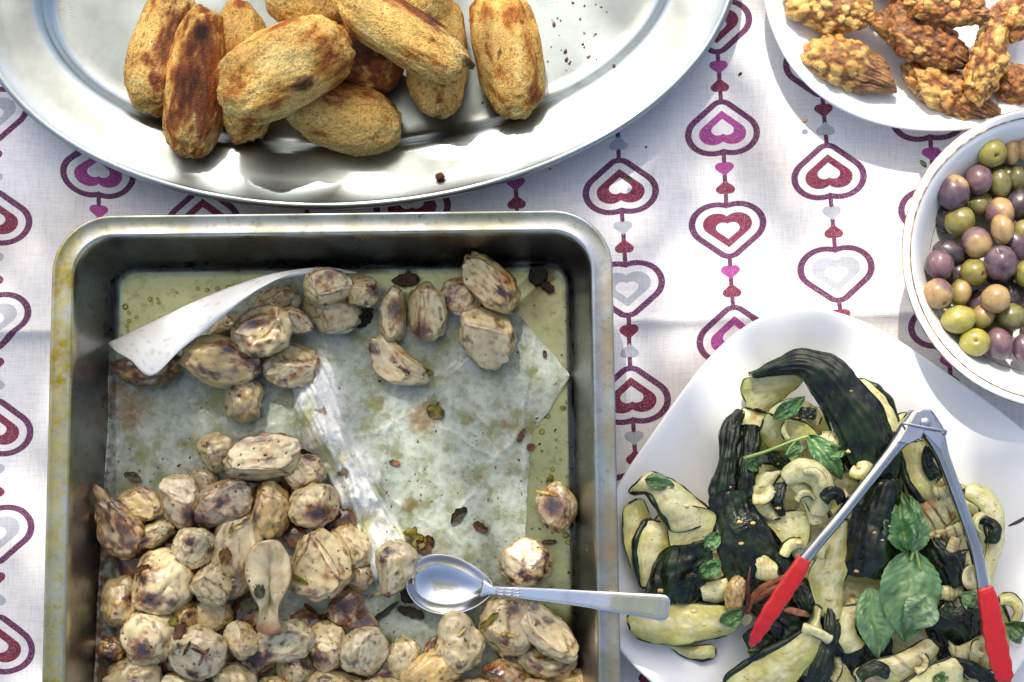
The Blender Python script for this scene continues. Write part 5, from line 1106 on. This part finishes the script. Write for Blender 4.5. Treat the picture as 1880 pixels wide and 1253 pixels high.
cg([(1282, 1072), (1312, 1066), (1336, 1060)], [.032, .034, .034], [(1290, 1104), (1316, 1108), (1338, 1098)], [.030, .030, .030], 'seedy pale lump above the long yellow slice', sl=.0003, sr=.0003, tone=-.2)
cg([(1640, 770), (1656, 760), (1676, 764)], [.024, .024, .022], [(1642, 790), (1660, 782), (1680, 778)], [.022, .022, .020], 'little green-edged scrap behind the tong hinge', sl=.0010, sr=.0006)
rs = np.random.RandomState(55)
SC = [(1432, 850), (1465, 835), (1500, 870), (1530, 905), (1478, 905), (1405, 915), (1365, 960), (1450, 1000), (1510, 1010), (1265, 1060), (1310, 1040), (1360, 1130), (1420, 1150), (1560, 1110), (1580, 1150), (1630, 1190), (1690, 1050), (1735, 900), (1700, 850), (1750, 1000), (1790, 960), (1745, 1130), (1790, 1190), (1700, 1220), (1600, 1230), (1540, 1230), (1500, 1160), (1650, 1100), (1580, 870), (1440, 790), (1480, 760), (1770, 1060)]
SCH = [COURP.hit(x_, y_, .02)[0] for x_, y_ in SC]
for i, (x_, y_) in enumerate(SC):
    h = SCH[i]; a_ = rs.uniform(0, 6.28); ln = rs.uniform(14, 30); w_ = rs.uniform(5, 11); cv = rs.uniform(-.9, .9)
    mk = lambda sd_: [(x_ + math.cos(a_ + cv * t) * ln * t - math.sin(a_ + cv * t) * w_ * sd_, y_ + math.sin(a_ + cv * t) * ln * t + math.cos(a_ + cv * t) * w_ * sd_) for t in (-1, -.3, .4, 1)]
    z_ = h.z + .0025
    cg(mk(-1), [z_, z_ + .004, z_ + .002], mk(1), [z_, z_ + .001, z_], 'small torn dark-skinned courgette scrap on the heap' if i % 3 == 0 else 'small torn pale courgette scrap on the heap', top='skin' if i % 3 == 0 else 'flesh', sl=.0009 if i % 2 else .0004, sr=.0006, th=.002, bulge=.0015, grill=.5 * (i % 2), ends=False)
# browned onion strips and a garlic clove in the heap
def strip_obj(name, pts, r_, colr, label, cat, mat, flat=0.35, grp=None):
    q = crom(pts, 26); V, F = tube([[*P(*p)] for p in q], r_ * np.sqrt(np.clip(np.sin(np.linspace(.06, math.pi - .06, 26)), .12, 1)), 10, flat=flat)
    V = V + 0.0005 * fbm(V * 260, 2)[:, None]; n2 = fbm(V * 240, 3)
    c0 = mixc(np.broadcast_to(S(*colr), (len(V), 3)).copy(), S(*[c * 0.45 for c in colr]), sm(-0.1, 0.4, n2))
    o = mesh_obj(name, V, F, M[mat], paint=c0); return tag(o, label, cat, grp)
for pts, colr, lab in [([(1372, 1128, .036), (1384, 1095, .040), (1420, 1068, .042), (1452, 1055, .040)], (150, 82, 38), 'reddish-brown fried onion strip arching left of the red tip'),
                       ([(1382, 1110, .038), (1410, 1088, .044), (1440, 1076, .043), (1476, 1072, .040)], (128, 66, 32), 'dark caramel onion strip under the red left tip'),
                       ([(1378, 1040, .042), (1374, 1070, .044), (1372, 1110, .040), (1352, 1150, .034)], (92, 40, 34), 'thin dark purple stalk hanging beside the garlic clove'),
                       ([(1440, 1120, .036), (1462, 1124, .038), (1490, 1132, .036)], (186, 120, 82), 'pinkish onion shred at the side of the red left tip'),
                       ([(1852, 966, .030), (1870, 958, .032), (1886, 948, .030)], (60, 44, 40), 'dark dry wisp pointing off the heap onto the plate')]:
    strip_obj('onion_strip', pts, 0.0024 if 'stalk' not in lab and 'wisp' not in lab else 0.0012, colr, lab, 'onion', 'fried', grp='onion strips in the courgette heap')
tuber(1350, 1090, 18, 32, 12, .033, 'golden garlic clove between the courgettes beside the dark stalk', 950, roast=.3, tone=-.5, cuts=0, name='garlic_clove', group=False, taper=.0, cat='garlic')

# ------------------------------------------------------------------ mint leaves
def leaf(base, tip, w, zc, label, tone=0.0, curl=0.004, fold=0.25, seed=0, side=0.0, serr=0.5, lift=0.002, name='mint_leaf', stem=None):
    """base, tip in pixels with heights; w half width in pixels"""
    nu, nv = 46, 23; rs = np.random.RandomState(seed); off = rs.uniform(0, 40, 3)
    b0 = np.array([*P(base[0], base[1], base[2])]); t0 = np.array([*P(tip[0], tip[1], tip[2])])
    ax_ = t0 - b0; Ln = np.linalg.norm(ax_); ax_ /= Ln
    sd = np.cross(ax_, [0, 0, 1]); sd /= np.linalg.norm(sd); sd = sd * math.cos(side) + np.cross(ax_, sd) * math.sin(side) * -1; nr = np.cross(sd, ax_)
    if nr[2] < 0: nr = -nr
    wm = w * PXM(zc)
    t = np.linspace(0, 1, nu); s = np.linspace(-1, 1, nv)
    T, Sg = np.meshgrid(t, s, indexing='ij')
    hw = wm * (np.sin(np.pi * np.clip(T, 0, 1) ** 0.78) ** 0.85 + 0.02) * (1 + serr * 0.05 * np.abs(Sg) ** 6 * (np.abs(((T * 13) % 1) - 0.5) * 4 - 1))
    vein = np.zeros_like(T); 
    jit = 0.35 * noise(np.c_[T.ravel() * 3, Sg.ravel() * 2, T.ravel() * 0] + off + 3).reshape(T.shape); dv = ((T * 6.3 - np.abs(Sg) * (1.5 + 0.2 * np.sign(Sg)) + jit + 0.3 * (Sg > 0)) % 1.0); vd = np.minimum(dv, 1 - dv)
    vein = np.maximum(np.exp(-(Sg / 0.05) ** 2), 0.75 * np.exp(-(vd / 0.07) ** 2))
    h = lift * 0 + fold * np.abs(Sg) * hw + curl * np.sin(np.pi * T) - curl * 1.6 * T ** 3 - 0.0006 * vein + 0.0009 * np.sin(np.pi * np.clip(vd * 2, 0, 1)) * (1 - np.exp(-(Sg / 0.2) ** 2))
    h = h + 0.0012 * noise(np.c_[T.ravel() * 9, Sg.ravel() * 5, T.ravel() * 0] + off).reshape(T.shape) + 0.0042 * noise(np.c_[T.ravel() * 3, Sg.ravel() * 1.5, T.ravel() * 0] + off).reshape(T.shape)
    V = b0 + T[..., None] * Ln * ax_ + (Sg * hw)[..., None] * sd + h[..., None] * nr
    V = V.reshape(-1, 3)
    c0 = np.broadcast_to(S(80, 128, 68), (len(V), 3)).copy()
    c0 = mixc(c0, S(132, 164, 118), np.full(len(V), max(0, tone)))
    if tone < 0: c0 = mixc(c0, S(30, 56, 30), np.full(len(V), -tone))
    n1 = fbm(V * 120 + off, 3); c0 = mixc(c0, S(40, 74, 44), sm(0.0, 0.5, n1) * 0.6)
    c0 = mixc(c0, S(142, 162, 92), vein.ravel() * 0.55)
    o = mesh_obj(name, V, grid_faces(nu, nv), M['leaf'], paint=c0)
    md = o.modifiers.new('thickness', 'SOLIDIFY'); md.thickness = 0.0003
    if stem is not None:
        q = crom(stem, 14); Vs, Fs = tube([[*P(*p)] for p in q], np.linspace(0.0011, 0.0008, 14), 8)
        mesh_obj('leaf_stem', Vs, Fs, M['leaf'], o, paint=np.broadcast_to(S(150, 176, 92), (len(Vs), 3)))
    return tag(o, label, 'leaf', 'mint leaves on the courgettes')
leaf((1672, 1010, .046), (1664, 1180, .046), 56, .046, 'largest mint leaf lying flat with clear pale veins', .35, curl=.004, fold=.10, seed=1)
leaf((1700, 1090, .052), (1668, 1160, .050), 32, .052, 'pale puckered mint leaf tip curled over the largest leaf', .95, curl=.005, fold=.25, seed=2)
leaf((1596, 1078, .040), (1614, 1210, .038), 34, .040, 'speckled pale mint leaf partly under the largest leaf', .55, curl=.003, fold=.15, seed=3)
leaf((1665, 1012, .048), (1648, 898, .050), 30, .048, 'dark folded mint leaf pointing to the tong hinge', -.15, curl=.004, fold=.5, seed=4, side=.4)
leaf((1676, 1015, .048), (1680, 912, .052), 20, .048, 'upright light green mint leaf edge beside the dark folded one', .45, curl=.003, fold=.4, seed=5, side=-.5, stem=[(1672, 1030, .048), (1680, 1010, .049), (1690, 1048, .048)])
leaf((1185, 880, .042), (1238, 892, .042), 15, .042, 'silvery mint leaf stuck on the curled pale slice', .7, curl=.001, fold=.08, seed=6)
leaf((1484, 800, .046), (1550, 880, .046), 22, .046, 'glossy green leaf of the sprig beside the arched slice', .1, curl=.004, fold=.3, seed=7, stem=[(1365, 842, .044), (1410, 828, .047), (1450, 812, .048), (1486, 800, .046)])
leaf((1512, 838, .048), (1552, 822, .046), 14, .048, 'small bright sprig leaf by the browned nub', .2, curl=.003, fold=.3, seed=8)
leaf((1420, 770, .044), (1480, 728, .046), 15, .044, 'dark green leaf tucked under the arched dark slice', -.2, curl=.004, fold=.4, seed=9)
leaf((1366, 842, .042), (1402, 858, .038), 16, .042, 'rounded little leaf at the end of the pale stem', .2, curl=.003, fold=.25, seed=10)
leaf((1470, 812, .046), (1440, 842, .044), 14, .046, 'limp small leaf hanging from the middle of the sprig', .35, curl=.003, fold=.3, seed=11, stem=[(1462, 808, .047), (1450, 822, .047), (1444, 836, .046)])
leaf((1318, 978, .042), (1292, 1012, .040), 15, .042, 'mint leaf with pale rib beside the broad black slab', .3, curl=.003, fold=.2, seed=12)
leaf((1322, 1030, .042), (1278, 1062, .038), 15, .042, 'wet green leaf on the bluish black chunk', .05, curl=.004, fold=.3, seed=13)
leaf((1362, 1122, .042), (1318, 1148, .036), 16, .042, 'crumpled green leaf at the end of the long yellow slice', .15, curl=.004, fold=.35, seed=14)
leaf((1764, 1092, .046), (1802, 1118, .044), 17, .046, 'grey-green leaf tip emerging beside the red right tip', .6, curl=.003, fold=.25, seed=15)
leaf((1846, 1146, .032), (1886, 1176, .030), 20, .032, 'dark crinkled leaf sticking out past the red right tip', -.45, curl=.006, fold=.5, seed=16)
leaf((1712, 1250, .042), (1740, 1236, .040), 10, .042, 'small green leaf on the pale fan slice', .1, curl=.002, fold=.2, seed=17)
leaf((1490, 1252, .036), (1510, 1210, .036), 12, .036, 'deep green leaf scrap between the lowest courgette strips', -.3, curl=.002, fold=.2, seed=18)
leaf((1372, 1196, .030), (1404, 1200, .030), 6, .030, 'sliver of pale green leaf below the red left tip', .3, curl=.001, fold=.1, seed=19)

# ------------------------------------------------------------------ kitchen tongs
tg = empty('kitchen_tongs', P(1690, 780, .05))
def channel(pts, wpx, wall, name, parent, mat):
    """U-shaped sheet arm: pts (px,py,z), width per point in pixels, wall height"""
    q = crom(pts, 50); w_ = np.interp(np.linspace(0, 1, 50), np.linspace(0, 1, len(wpx)), wpx)
    wl_ = np.interp(np.linspace(0, 1, 50), np.linspace(0, 1, len(wall)), wall)
    C = np.array([[*P(*p)] for p in q]); T = np.gradient(C, axis=0); T /= np.linalg.norm(T, axis=1)[:, None]
    V = []
    for k in range(50):
        sd = np.cross(T[k], [0, 0, 1]); sd /= np.linalg.norm(sd); up_ = np.cross(sd, T[k]); hw = w_[k] * PXM(C[k][2]) / 2; h = wl_[k]; th = 0.0008
        pr = [(-hw, -h), (-hw * .93, -hw * .55), (-hw * .62, -hw * .16), (0, 0), (hw * .62, -hw * .16), (hw * .93, -hw * .55), (hw, -h), (hw - th, -h), (hw * .93 - th, -hw * .6), (hw * .5, -hw * .2 - th), (0, -th), (-hw * .5, -hw * .2 - th), (-hw * .93 + th, -hw * .6), (-hw + th, -h)]
        for a_, b_ in pr: V.append(C[k] + sd * a_ + up_ * b_)
    n = 14; F = grid_faces(50, n, True) + [list(range(n))[::-1], list(range(49 * n, 50 * n))]
    return mesh_obj(name, np.array(V), F, mat, parent)
armL = channel([(1690, 760, .0640), (1672, 790, .0640), (1640, 828, .0640), (1560, 930, .0635), (1500, 1002, .0620), (1468, 1042, .0600)], [34, 42, 23, 21, 21, 24], [.008, .010, .008, .007, .006, .004], 'tong_arm', tg, M['tong'])
armR = channel([(1700, 760, .0625), (1718, 795, .0625), (1735, 840, .0625), (1766, 925, .0615), (1795, 1010, .0600), (1812, 1098, .0580)], [34, 44, 24, 22, 22, 25], [.008, .010, .008, .007, .006, .004], 'tong_arm', tg, M['tong'])
def tip(pts, w_, name, parent):
    q = crom(pts, 60); ww = np.interp(np.linspace(0, 1, 60), np.linspace(0, 1, len(w_)), w_)
    ww = ww * (1 + 0.06 * np.sin(np.linspace(0, 48, 60)) * (np.linspace(0, 1, 60) > 0.35))           # scalloped grip edge
    C = np.array([[*P(*p)] for p in q]); T = np.gradient(C, axis=0); T /= np.linalg.norm(T, axis=1)[:, None]; V = []; n = 18
    for k in range(60):
        sd = np.cross(T[k], [0, 0, 1]); sd /= np.linalg.norm(sd); up_ = np.cross(sd, T[k]); hw = ww[k] * PXM(C[k][2]) / 2
        for j in range(n):
            th = 2 * math.pi * j / n; c_, s_ = math.cos(th), math.sin(th)
            V.append(C[k] + sd * math.copysign(abs(c_) ** .8, c_) * hw + up_ * (math.copysign(abs(s_) ** .8, s_) * min(0.0042, hw * 0.8) + 0.0009 * math.cos(2 * th)))
    F = grid_faces(60, n, True) + [list(range(n))[::-1], list(range(59 * n, 60 * n))]
    return mesh_obj(name, np.array(V), F, M['red'], parent)
tip([(1476, 1026, .0610), (1464, 1048, .0605), (1440, 1085, .0590), (1410, 1130, .0570), (1388, 1168, .0540), (1378, 1186, .0520)], [26, 32, 34, 31, 22, 8], 'red_tip', tg)
tip([(1807, 1080, .0600), (1813, 1100, .0595), (1822, 1150, .0585), (1832, 1200, .0570), (1842, 1240, .0550), (1844, 1256, .0540)], [28, 35, 40, 41, 34, 15], 'red_tip', tg)
# hinge plate, rivet and locking ring
def plate(px2, z, th, name, mat):
    top_ = [[*P(a_, b_, z)] for a_, b_ in px2]; bot_ = [[*P(a_, b_, z - th)] for a_, b_ in px2]; n = len(px2)
    V = np.array(top_ + bot_); F = [list(range(n)), list(range(n, 2 * n))[::-1]] + [[i, i + n, (i + 1) % n + n, (i + 1) % n] for i in range(n)]
    o = mesh_obj(name, V, F, mat, tg, smooth=False); md = o.modifiers.new('bevel', 'BEVEL'); md.width = 0.0006; md.segments = 2; return o
plate([(1684, 756), (1694, 751), (1708, 752), (1716, 766), (1732, 800), (1728, 830), (1718, 818), (1700, 800), (1688, 790), (1680, 780)], .0662, .0014, 'hinge_plate', M['tong'])
plate([(1684, 754), (1670, 776), (1648, 812), (1668, 816), (1692, 804), (1700, 784), (1696, 764)], .0678, .0012, 'hinge_plate', M['tong'])
V, F = ico(3); V = V * [0.0036, 0.0036, 0.0016] + np.array([*P(1700, 777, .0684)]); mesh_obj('rivet', V, F, M['tong'], tg)
rp = [(1658, 780, .0672), (1662, 778, .0690), (1698, 785, .0697), (1733, 791, .0690), (1736, 794, .0672), (1733, 797, .0600), (1698, 791, .0560), (1662, 785, .0590), (1658, 780, .0672)]
V, F = tube([[*P(*p)] for p in crom(rp, 60)], 0.0009, 8); mesh_obj('locking_ring', V, F, M['tong'], tg)
tag(tg, 'open steel kitchen tongs with red silicone tips lying on the courgettes', 'tongs')

# ------------------------------------------------------------------ herbs and crumbs
def flake(px, py, ln, wd, ang, label, colr, pile, seed, dflt=0.005, curl=0.15, group=None, name='herb_flake', cat='herb', raise_=0.0008):
    rs = np.random.RandomState(seed); h, n = pile.hit(px, py, dflt) if pile is not None else (P(px, py, dflt), Vector((0, 0, 1)))
    n = (Vector(n) + Vector((0, 0, 0.6))).normalized()
    nu, nv = 12, 7; t = np.linspace(-1, 1, nu); s = np.linspace(-1, 1, nv); T, Sg = np.meshgrid(t, s, indexing='ij')
    pm = PXM(h.z); off = rs.uniform(0, 50, 3)
    hw = wd * pm * (np.sqrt(np.clip(1 - np.abs(T) ** 2.4, 0.02, 1))) * (1 + 0.6 * noise(np.c_[T.ravel() * 3, np.sign(Sg.ravel()), T.ravel() * 0] + off).reshape(T.shape))
    z = curl * (T ** 2 * ln * pm * 0.5) + 0.3 * curl * np.abs(Sg) * wd * pm + 0.25 * wd * pm * noise(np.c_[T.ravel() * 2, Sg.ravel() * 2, T.ravel() * 0] + off).reshape(T.shape) + 0.0006
    a_ = R(-ang); ex = Vector((math.cos(a_), math.sin(a_), 0)); ex = (ex - n * ex.dot(n)).normalized(); ey = n.cross(ex)
    V = np.array(h)[None, None] + (T * ln * pm)[..., None] * np.array(ex) + (Sg * hw)[..., None] * np.array(ey) + (z + raise_)[..., None] * np.array(n)
    V = V.reshape(-1, 3); n2 = fbm(V * 300 + off, 2)
    th = 0.0005; N = np.array(n); F = grid_faces(nu, nv); nn = nu * nv
    bd = [i * nv for i in range(nu)] + [(nu - 1) * nv + j for j in range(1, nv)] + [i * nv + nv - 1 for i in range(nu - 2, -1, -1)] + [j for j in range(nv - 2, 0, -1)]
    F = F + [[i + nn for i in f[::-1]] for f in F] + [[bd[k + 1 - len(bd)], bd[k], bd[k] + nn, bd[k + 1 - len(bd)] + nn] for k in range(len(bd))]
    V = np.vstack([V + N * th / 2, V - N * th / 2]); n2 = np.concatenate([n2, n2])
    c0 = mixc(np.broadcast_to(S(*colr), (len(V), 3)).copy(), S(*[c * 0.4 for c in colr]), sm(-0.2, 0.4, n2))
    o = mesh_obj(name, V, F, M['herb'], paint=c0)
    return tag(o, label, cat, group) if label else (o, V, F, c0)
GH = 'loose herb bits in the tray'
BR, OLV, DK, STW = (84, 50, 20), (112, 100, 24), (48, 38, 14), (206, 186, 110)
FL = [(800, 757, 17, 12, 20, 'crumpled olive-brown herb clump alone on the open greasy paper', OLV), (762, 990, 24, 17, 30, 'curly green herb cluster beside the spoon tip', OLV), (782, 1000, 18, 14, -40, 'dark curled leaf in the herb cluster by the spoon', BR),
      (841, 946, 20, 10, -45, 'dark wet herb leaf on the oily paper above the spoon', DK), (882, 969, 15, 8, 35, 'smaller brown herb leaf near the wet dark one', BR), (988, 507, 18, 15, 30, 'square burnt black leaf in the tray corner', DK), (1006, 527, 14, 9, 45, 'brown burnt scrap next to the square black leaf', BR),
      (245, 876, 17, 8, 22, 'grey-green leaf sliver above the orange wedge tuber', (92, 86, 60)), (783, 683, 13, 6, 15, 'olive leaf curl beside the crescent tuber', OLV), (667, 585, 22, 14, -50, 'charred herb strip beside the broad pale tuber', DK), (745, 515, 26, 12, -5, 'dark herb bits clinging above the twin tuber halves', BR),
      (1010, 885, 7, 12, 0, 'olive herb chip above the tuber with the charred centre', OLV), (1005, 906, 22, 3, 12, 'straw-coloured herb stalk on the charred-centre tuber', (200, 164, 70)), (1008, 996, 14, 5, 0, 'dark herb scrap behind the freckled tuber', DK),
      (333, 1160, 18, 10, -60, 'brown feathery herb sprig on the white ball tuber', BR), (318, 1140, 10, 8, -30, 'leafy end of the feathery sprig', OLV), (565, 833, 16, 6, 20, 'dark twig on the scabbed tuber', DK), (414, 1020, 12, 14, 0, 'amber-brown leaf on the long pale tuber', (120, 84, 36)),
      (444, 962, 20, 4, -35, 'pale straw stalk bridging two tubers', STW), (424, 975, 4, 14, 15, 'yellow herb stub on the long pale tuber', (190, 170, 80)), (421, 1058, 13, 3, 30, 'short pale stalk beside the trapezoid tuber', STW), (476, 1085, 10, 13, 0, 'green-brown leaf on the flat white slice', (98, 96, 62)),
      (545, 1060, 26, 4, 25, 'thin green-yellow stem at the block-cut tuber', OLV), (690, 1092, 18, 2.5, -20, 'straw sliver beside the teardrop tuber', STW), (700, 1130, 40, 5, -38, 'long wet dark stem below the spoon', DK), (755, 1125, 26, 9, 20, 'black wet leaf below the spoon bowl', DK),
      (600, 1130, 26, 5, -30, 'dark stem tangle between the grey tubers', BR), (570, 1120, 16, 4, 40, 'brown stem end in the tangle', BR), (900, 1140, 24, 6, -38, 'olive leaf strip on the wet grey-green tuber', OLV), (935, 1165, 16, 3, 10, 'yellow stalk on the wet grey-green tuber', (190, 160, 70)), (915, 1190, 18, 2.5, 60, 'thin yellow stalk low on the grey-green tuber', (180, 160, 80)),
      (848, 1160, 12, 2.5, -45, 'tiny straw chip on the two-lobed tuber', STW), (855, 1180, 10, 2.5, 65, 'second straw chip on the two-lobed tuber', STW), (345, 1190, 16, 3, -60, 'dark sliver on the herb-streaked white ball', BR), (365, 1195, 14, 3, 25, 'brown sliver across the herb-streaked white ball', BR), (375, 1205, 20, 3.5, -60, 'pinkish-brown sliver on the herb-streaked white ball', (140, 100, 80)),
      (750, 1095, 16, 12, 30, 'dark herb bit inside the tip of the spoon', DK), (795, 1033, 16, 4, 0, 'olive herb splinter floating in the spoon', OLV), (460, 1110, 18, 14, -30, 'grey-green leaf scrap between the flat slice and trapezoid tuber', (92, 92, 70)), (520, 895, 16, 8, 25, 'dark herb bits on the yellow-green tuber', BR), (262, 1045, 22, 5, -10, 'dark sliver on the largest round tuber', BR), (560, 1215, 9, 16, -20, 'olive-brown herb on the mottled tuber', (96, 80, 44)), (1000, 650, 4, 7, 0, 'tiny brown chip on the bare tray floor', BR), (725, 850, 10, 5, 10, 'small brown flake on the open paper', (130, 84, 44)), (957, 800, 14, 5, -60, 'rust-brown flake on the paper crease', (110, 70, 40)), (975, 822, 8, 7, 0, 'reddish herb drop by the paper edge', (110, 62, 36))]
for i, (x_, y_, l_, w_, a_, lab, colr) in enumerate(FL): flake(x_, y_, l_, w_, a_, lab, colr, TRAYP, 30 + i, group=GH, curl=0.25 if w_ > 6 else 0.08)
# tiny specks of pepper and herb over tubers, paper, oil: too many to count
rs = np.random.RandomState(91); mb = MB()
for k in range(420):
    x_, y_ = rs.uniform(190, 1050), rs.uniform(500, 1270)
    if k > 200: x_, y_ = rs.choice([rs.uniform(200, 640), rs.uniform(560, 1000)]), rs.uniform(800, 1260)
    h, n = TRAYP.hit(x_, y_, 0.0040); U, F = ico(1); r_ = rs.uniform(0.0003, 0.0008); 
    V = U * [r_ * rs.uniform(.8, 2.2), r_ * rs.uniform(.6, 1.2), r_ * .45]; V = V @ rotz(rs.uniform(0, 6)).T + np.array(h + n * 0.0002)
    mb.add(V, F, S(*[(60, 44, 28), (44, 34, 24), (90, 84, 40), (120, 72, 36)][rs.randint(4)]))
o = mb.build('herb_specks', M['herb']); o['kind'] = 'stuff'; o['label'] = 'fine dark herb and pepper specks scattered over the tubers and paper'; o['category'] = 'herbs'
mb = MB()
for k in range(55):
    x_, y_ = rs.normal(1480, 130), rs.normal(990, 110)
    if not (1200 < x_ < 1820 and 700 < y_ < 1250): continue
    h, n = COURP.hit(x_, y_, 0.02); U, F = ico(2); r_ = rs.uniform(0.0004, 0.0014); V = U * (1 + .9 * fbm(U * 1.7 + k, 2))[:, None] * r_ * [1.5, .9, .6]
    mb.add(V + np.array(h + n * r_ * .3), F, S(*[(232, 220, 170), (220, 200, 130), (206, 176, 110)][rs.randint(3)]))
o = mb.build('garlic_crumbs', M['crumb']); o['kind'] = 'stuff'; o['label'] = 'pale garlic crumbs sprinkled over the grilled courgettes'; o['category'] = 'crumbs'
# crumbs on the platter, one burnt flake on its rim, green herb leaves on the cloth
mb = MB()
for k in range(90):
    x_, y_ = rs.normal(900, 130), rs.normal(150, 80)
    if k < 30: x_, y_ = rs.uniform(1000, 1120), rs.uniform(5, 135)
    h, n = Vector(P(x_, y_, .0042)), Vector((0, 0, 1))
    U, F = ico(1); r_ = rs.uniform(0.0003, 0.0010); V = U * (1 + .4 * rs.normal(size=(len(U), 1))) * r_ * [1, 1, .7]; 
    mb.add(V + np.array(h) + [0, 0, r_ * .5], F, S(*[(120, 66, 34), (150, 92, 50), (90, 48, 28)][rs.randint(3)]))
o = mb.build('crumbs', M['crumb']); o['kind'] = 'stuff'; o['label'] = 'small brown breadcrumbs scattered on the steel platter floor'; o['category'] = 'crumbs'
def crumb(px, py, z, r_, label, colr, seed, grp):
    U, F = ico(3); rs = np.random.RandomState(seed); V = U * (1 + .5 * fbm(U * 2 + seed, 3))[:, None] * r_ * [1.2, .9, .6]; V = V @ rotz(rs.uniform(0, 6)).T
    V = V + np.array(P(px, py, z)) - [0, 0, V[:, 2].min()]
    o = mesh_obj('crumb', V, F, M['crumb'], paint=mixc(np.broadcast_to(S(*colr), (len(V), 3)).copy(), S(*[c * .5 for c in colr]), sm(0, .4, fbm(U * 4, 2)))); return tag(o, label, 'crumb', grp)
crumb(808, 325, .0228, .0026, 'burnt brown crumb stranded on the platter rim', (124, 66, 30), 3, None)
for i, (x_, y_, z_) in enumerate([(1017, 45, .0042), (1038, 95, .0042), (1040, 110, .0042), (1127, 122, .0150)]): crumb(x_, y_, z_, .0012, 'small brown crumb on the bare side of the steel platter', (120, 70, 44), 10 + i, 'crumbs on the platter')
crumb(1477, 223, .0008, .0016, 'single tan crumb on the cloth beside the oval plate', (160, 120, 84), 20, None)
crumb(1186, 271, .0008, .0009, 'tiny reddish crumb on the cloth beside the platter', (150, 84, 60), 21, None)
for x_, y_, l_, w_, a_, lab in [(1155, 330, 8, 4, 35, 'dark green herb leaf on the white centre of a maroon heart'), (1358, 138, 5, 2.5, -50, 'tiny green herb leaf on white cloth right of the pink hearts'), (1694, 302, 9, 4, 50, 'oval green leaf on the cloth at the olive bowl rim'), (1605, 45, 9, 8, 30, 'brown batter scrap on the oval plate')]:
    flake(x_, y_, l_, w_, a_, lab, (52, 74, 36) if 'green' in lab else (120, 74, 34), None, int(x_), dflt=.0010 if 'plate' not in lab else .0076, curl=.1, name='herb_leaf' if 'green' in lab else 'batter_scrap', cat='herb' if 'green' in lab else 'crumb')
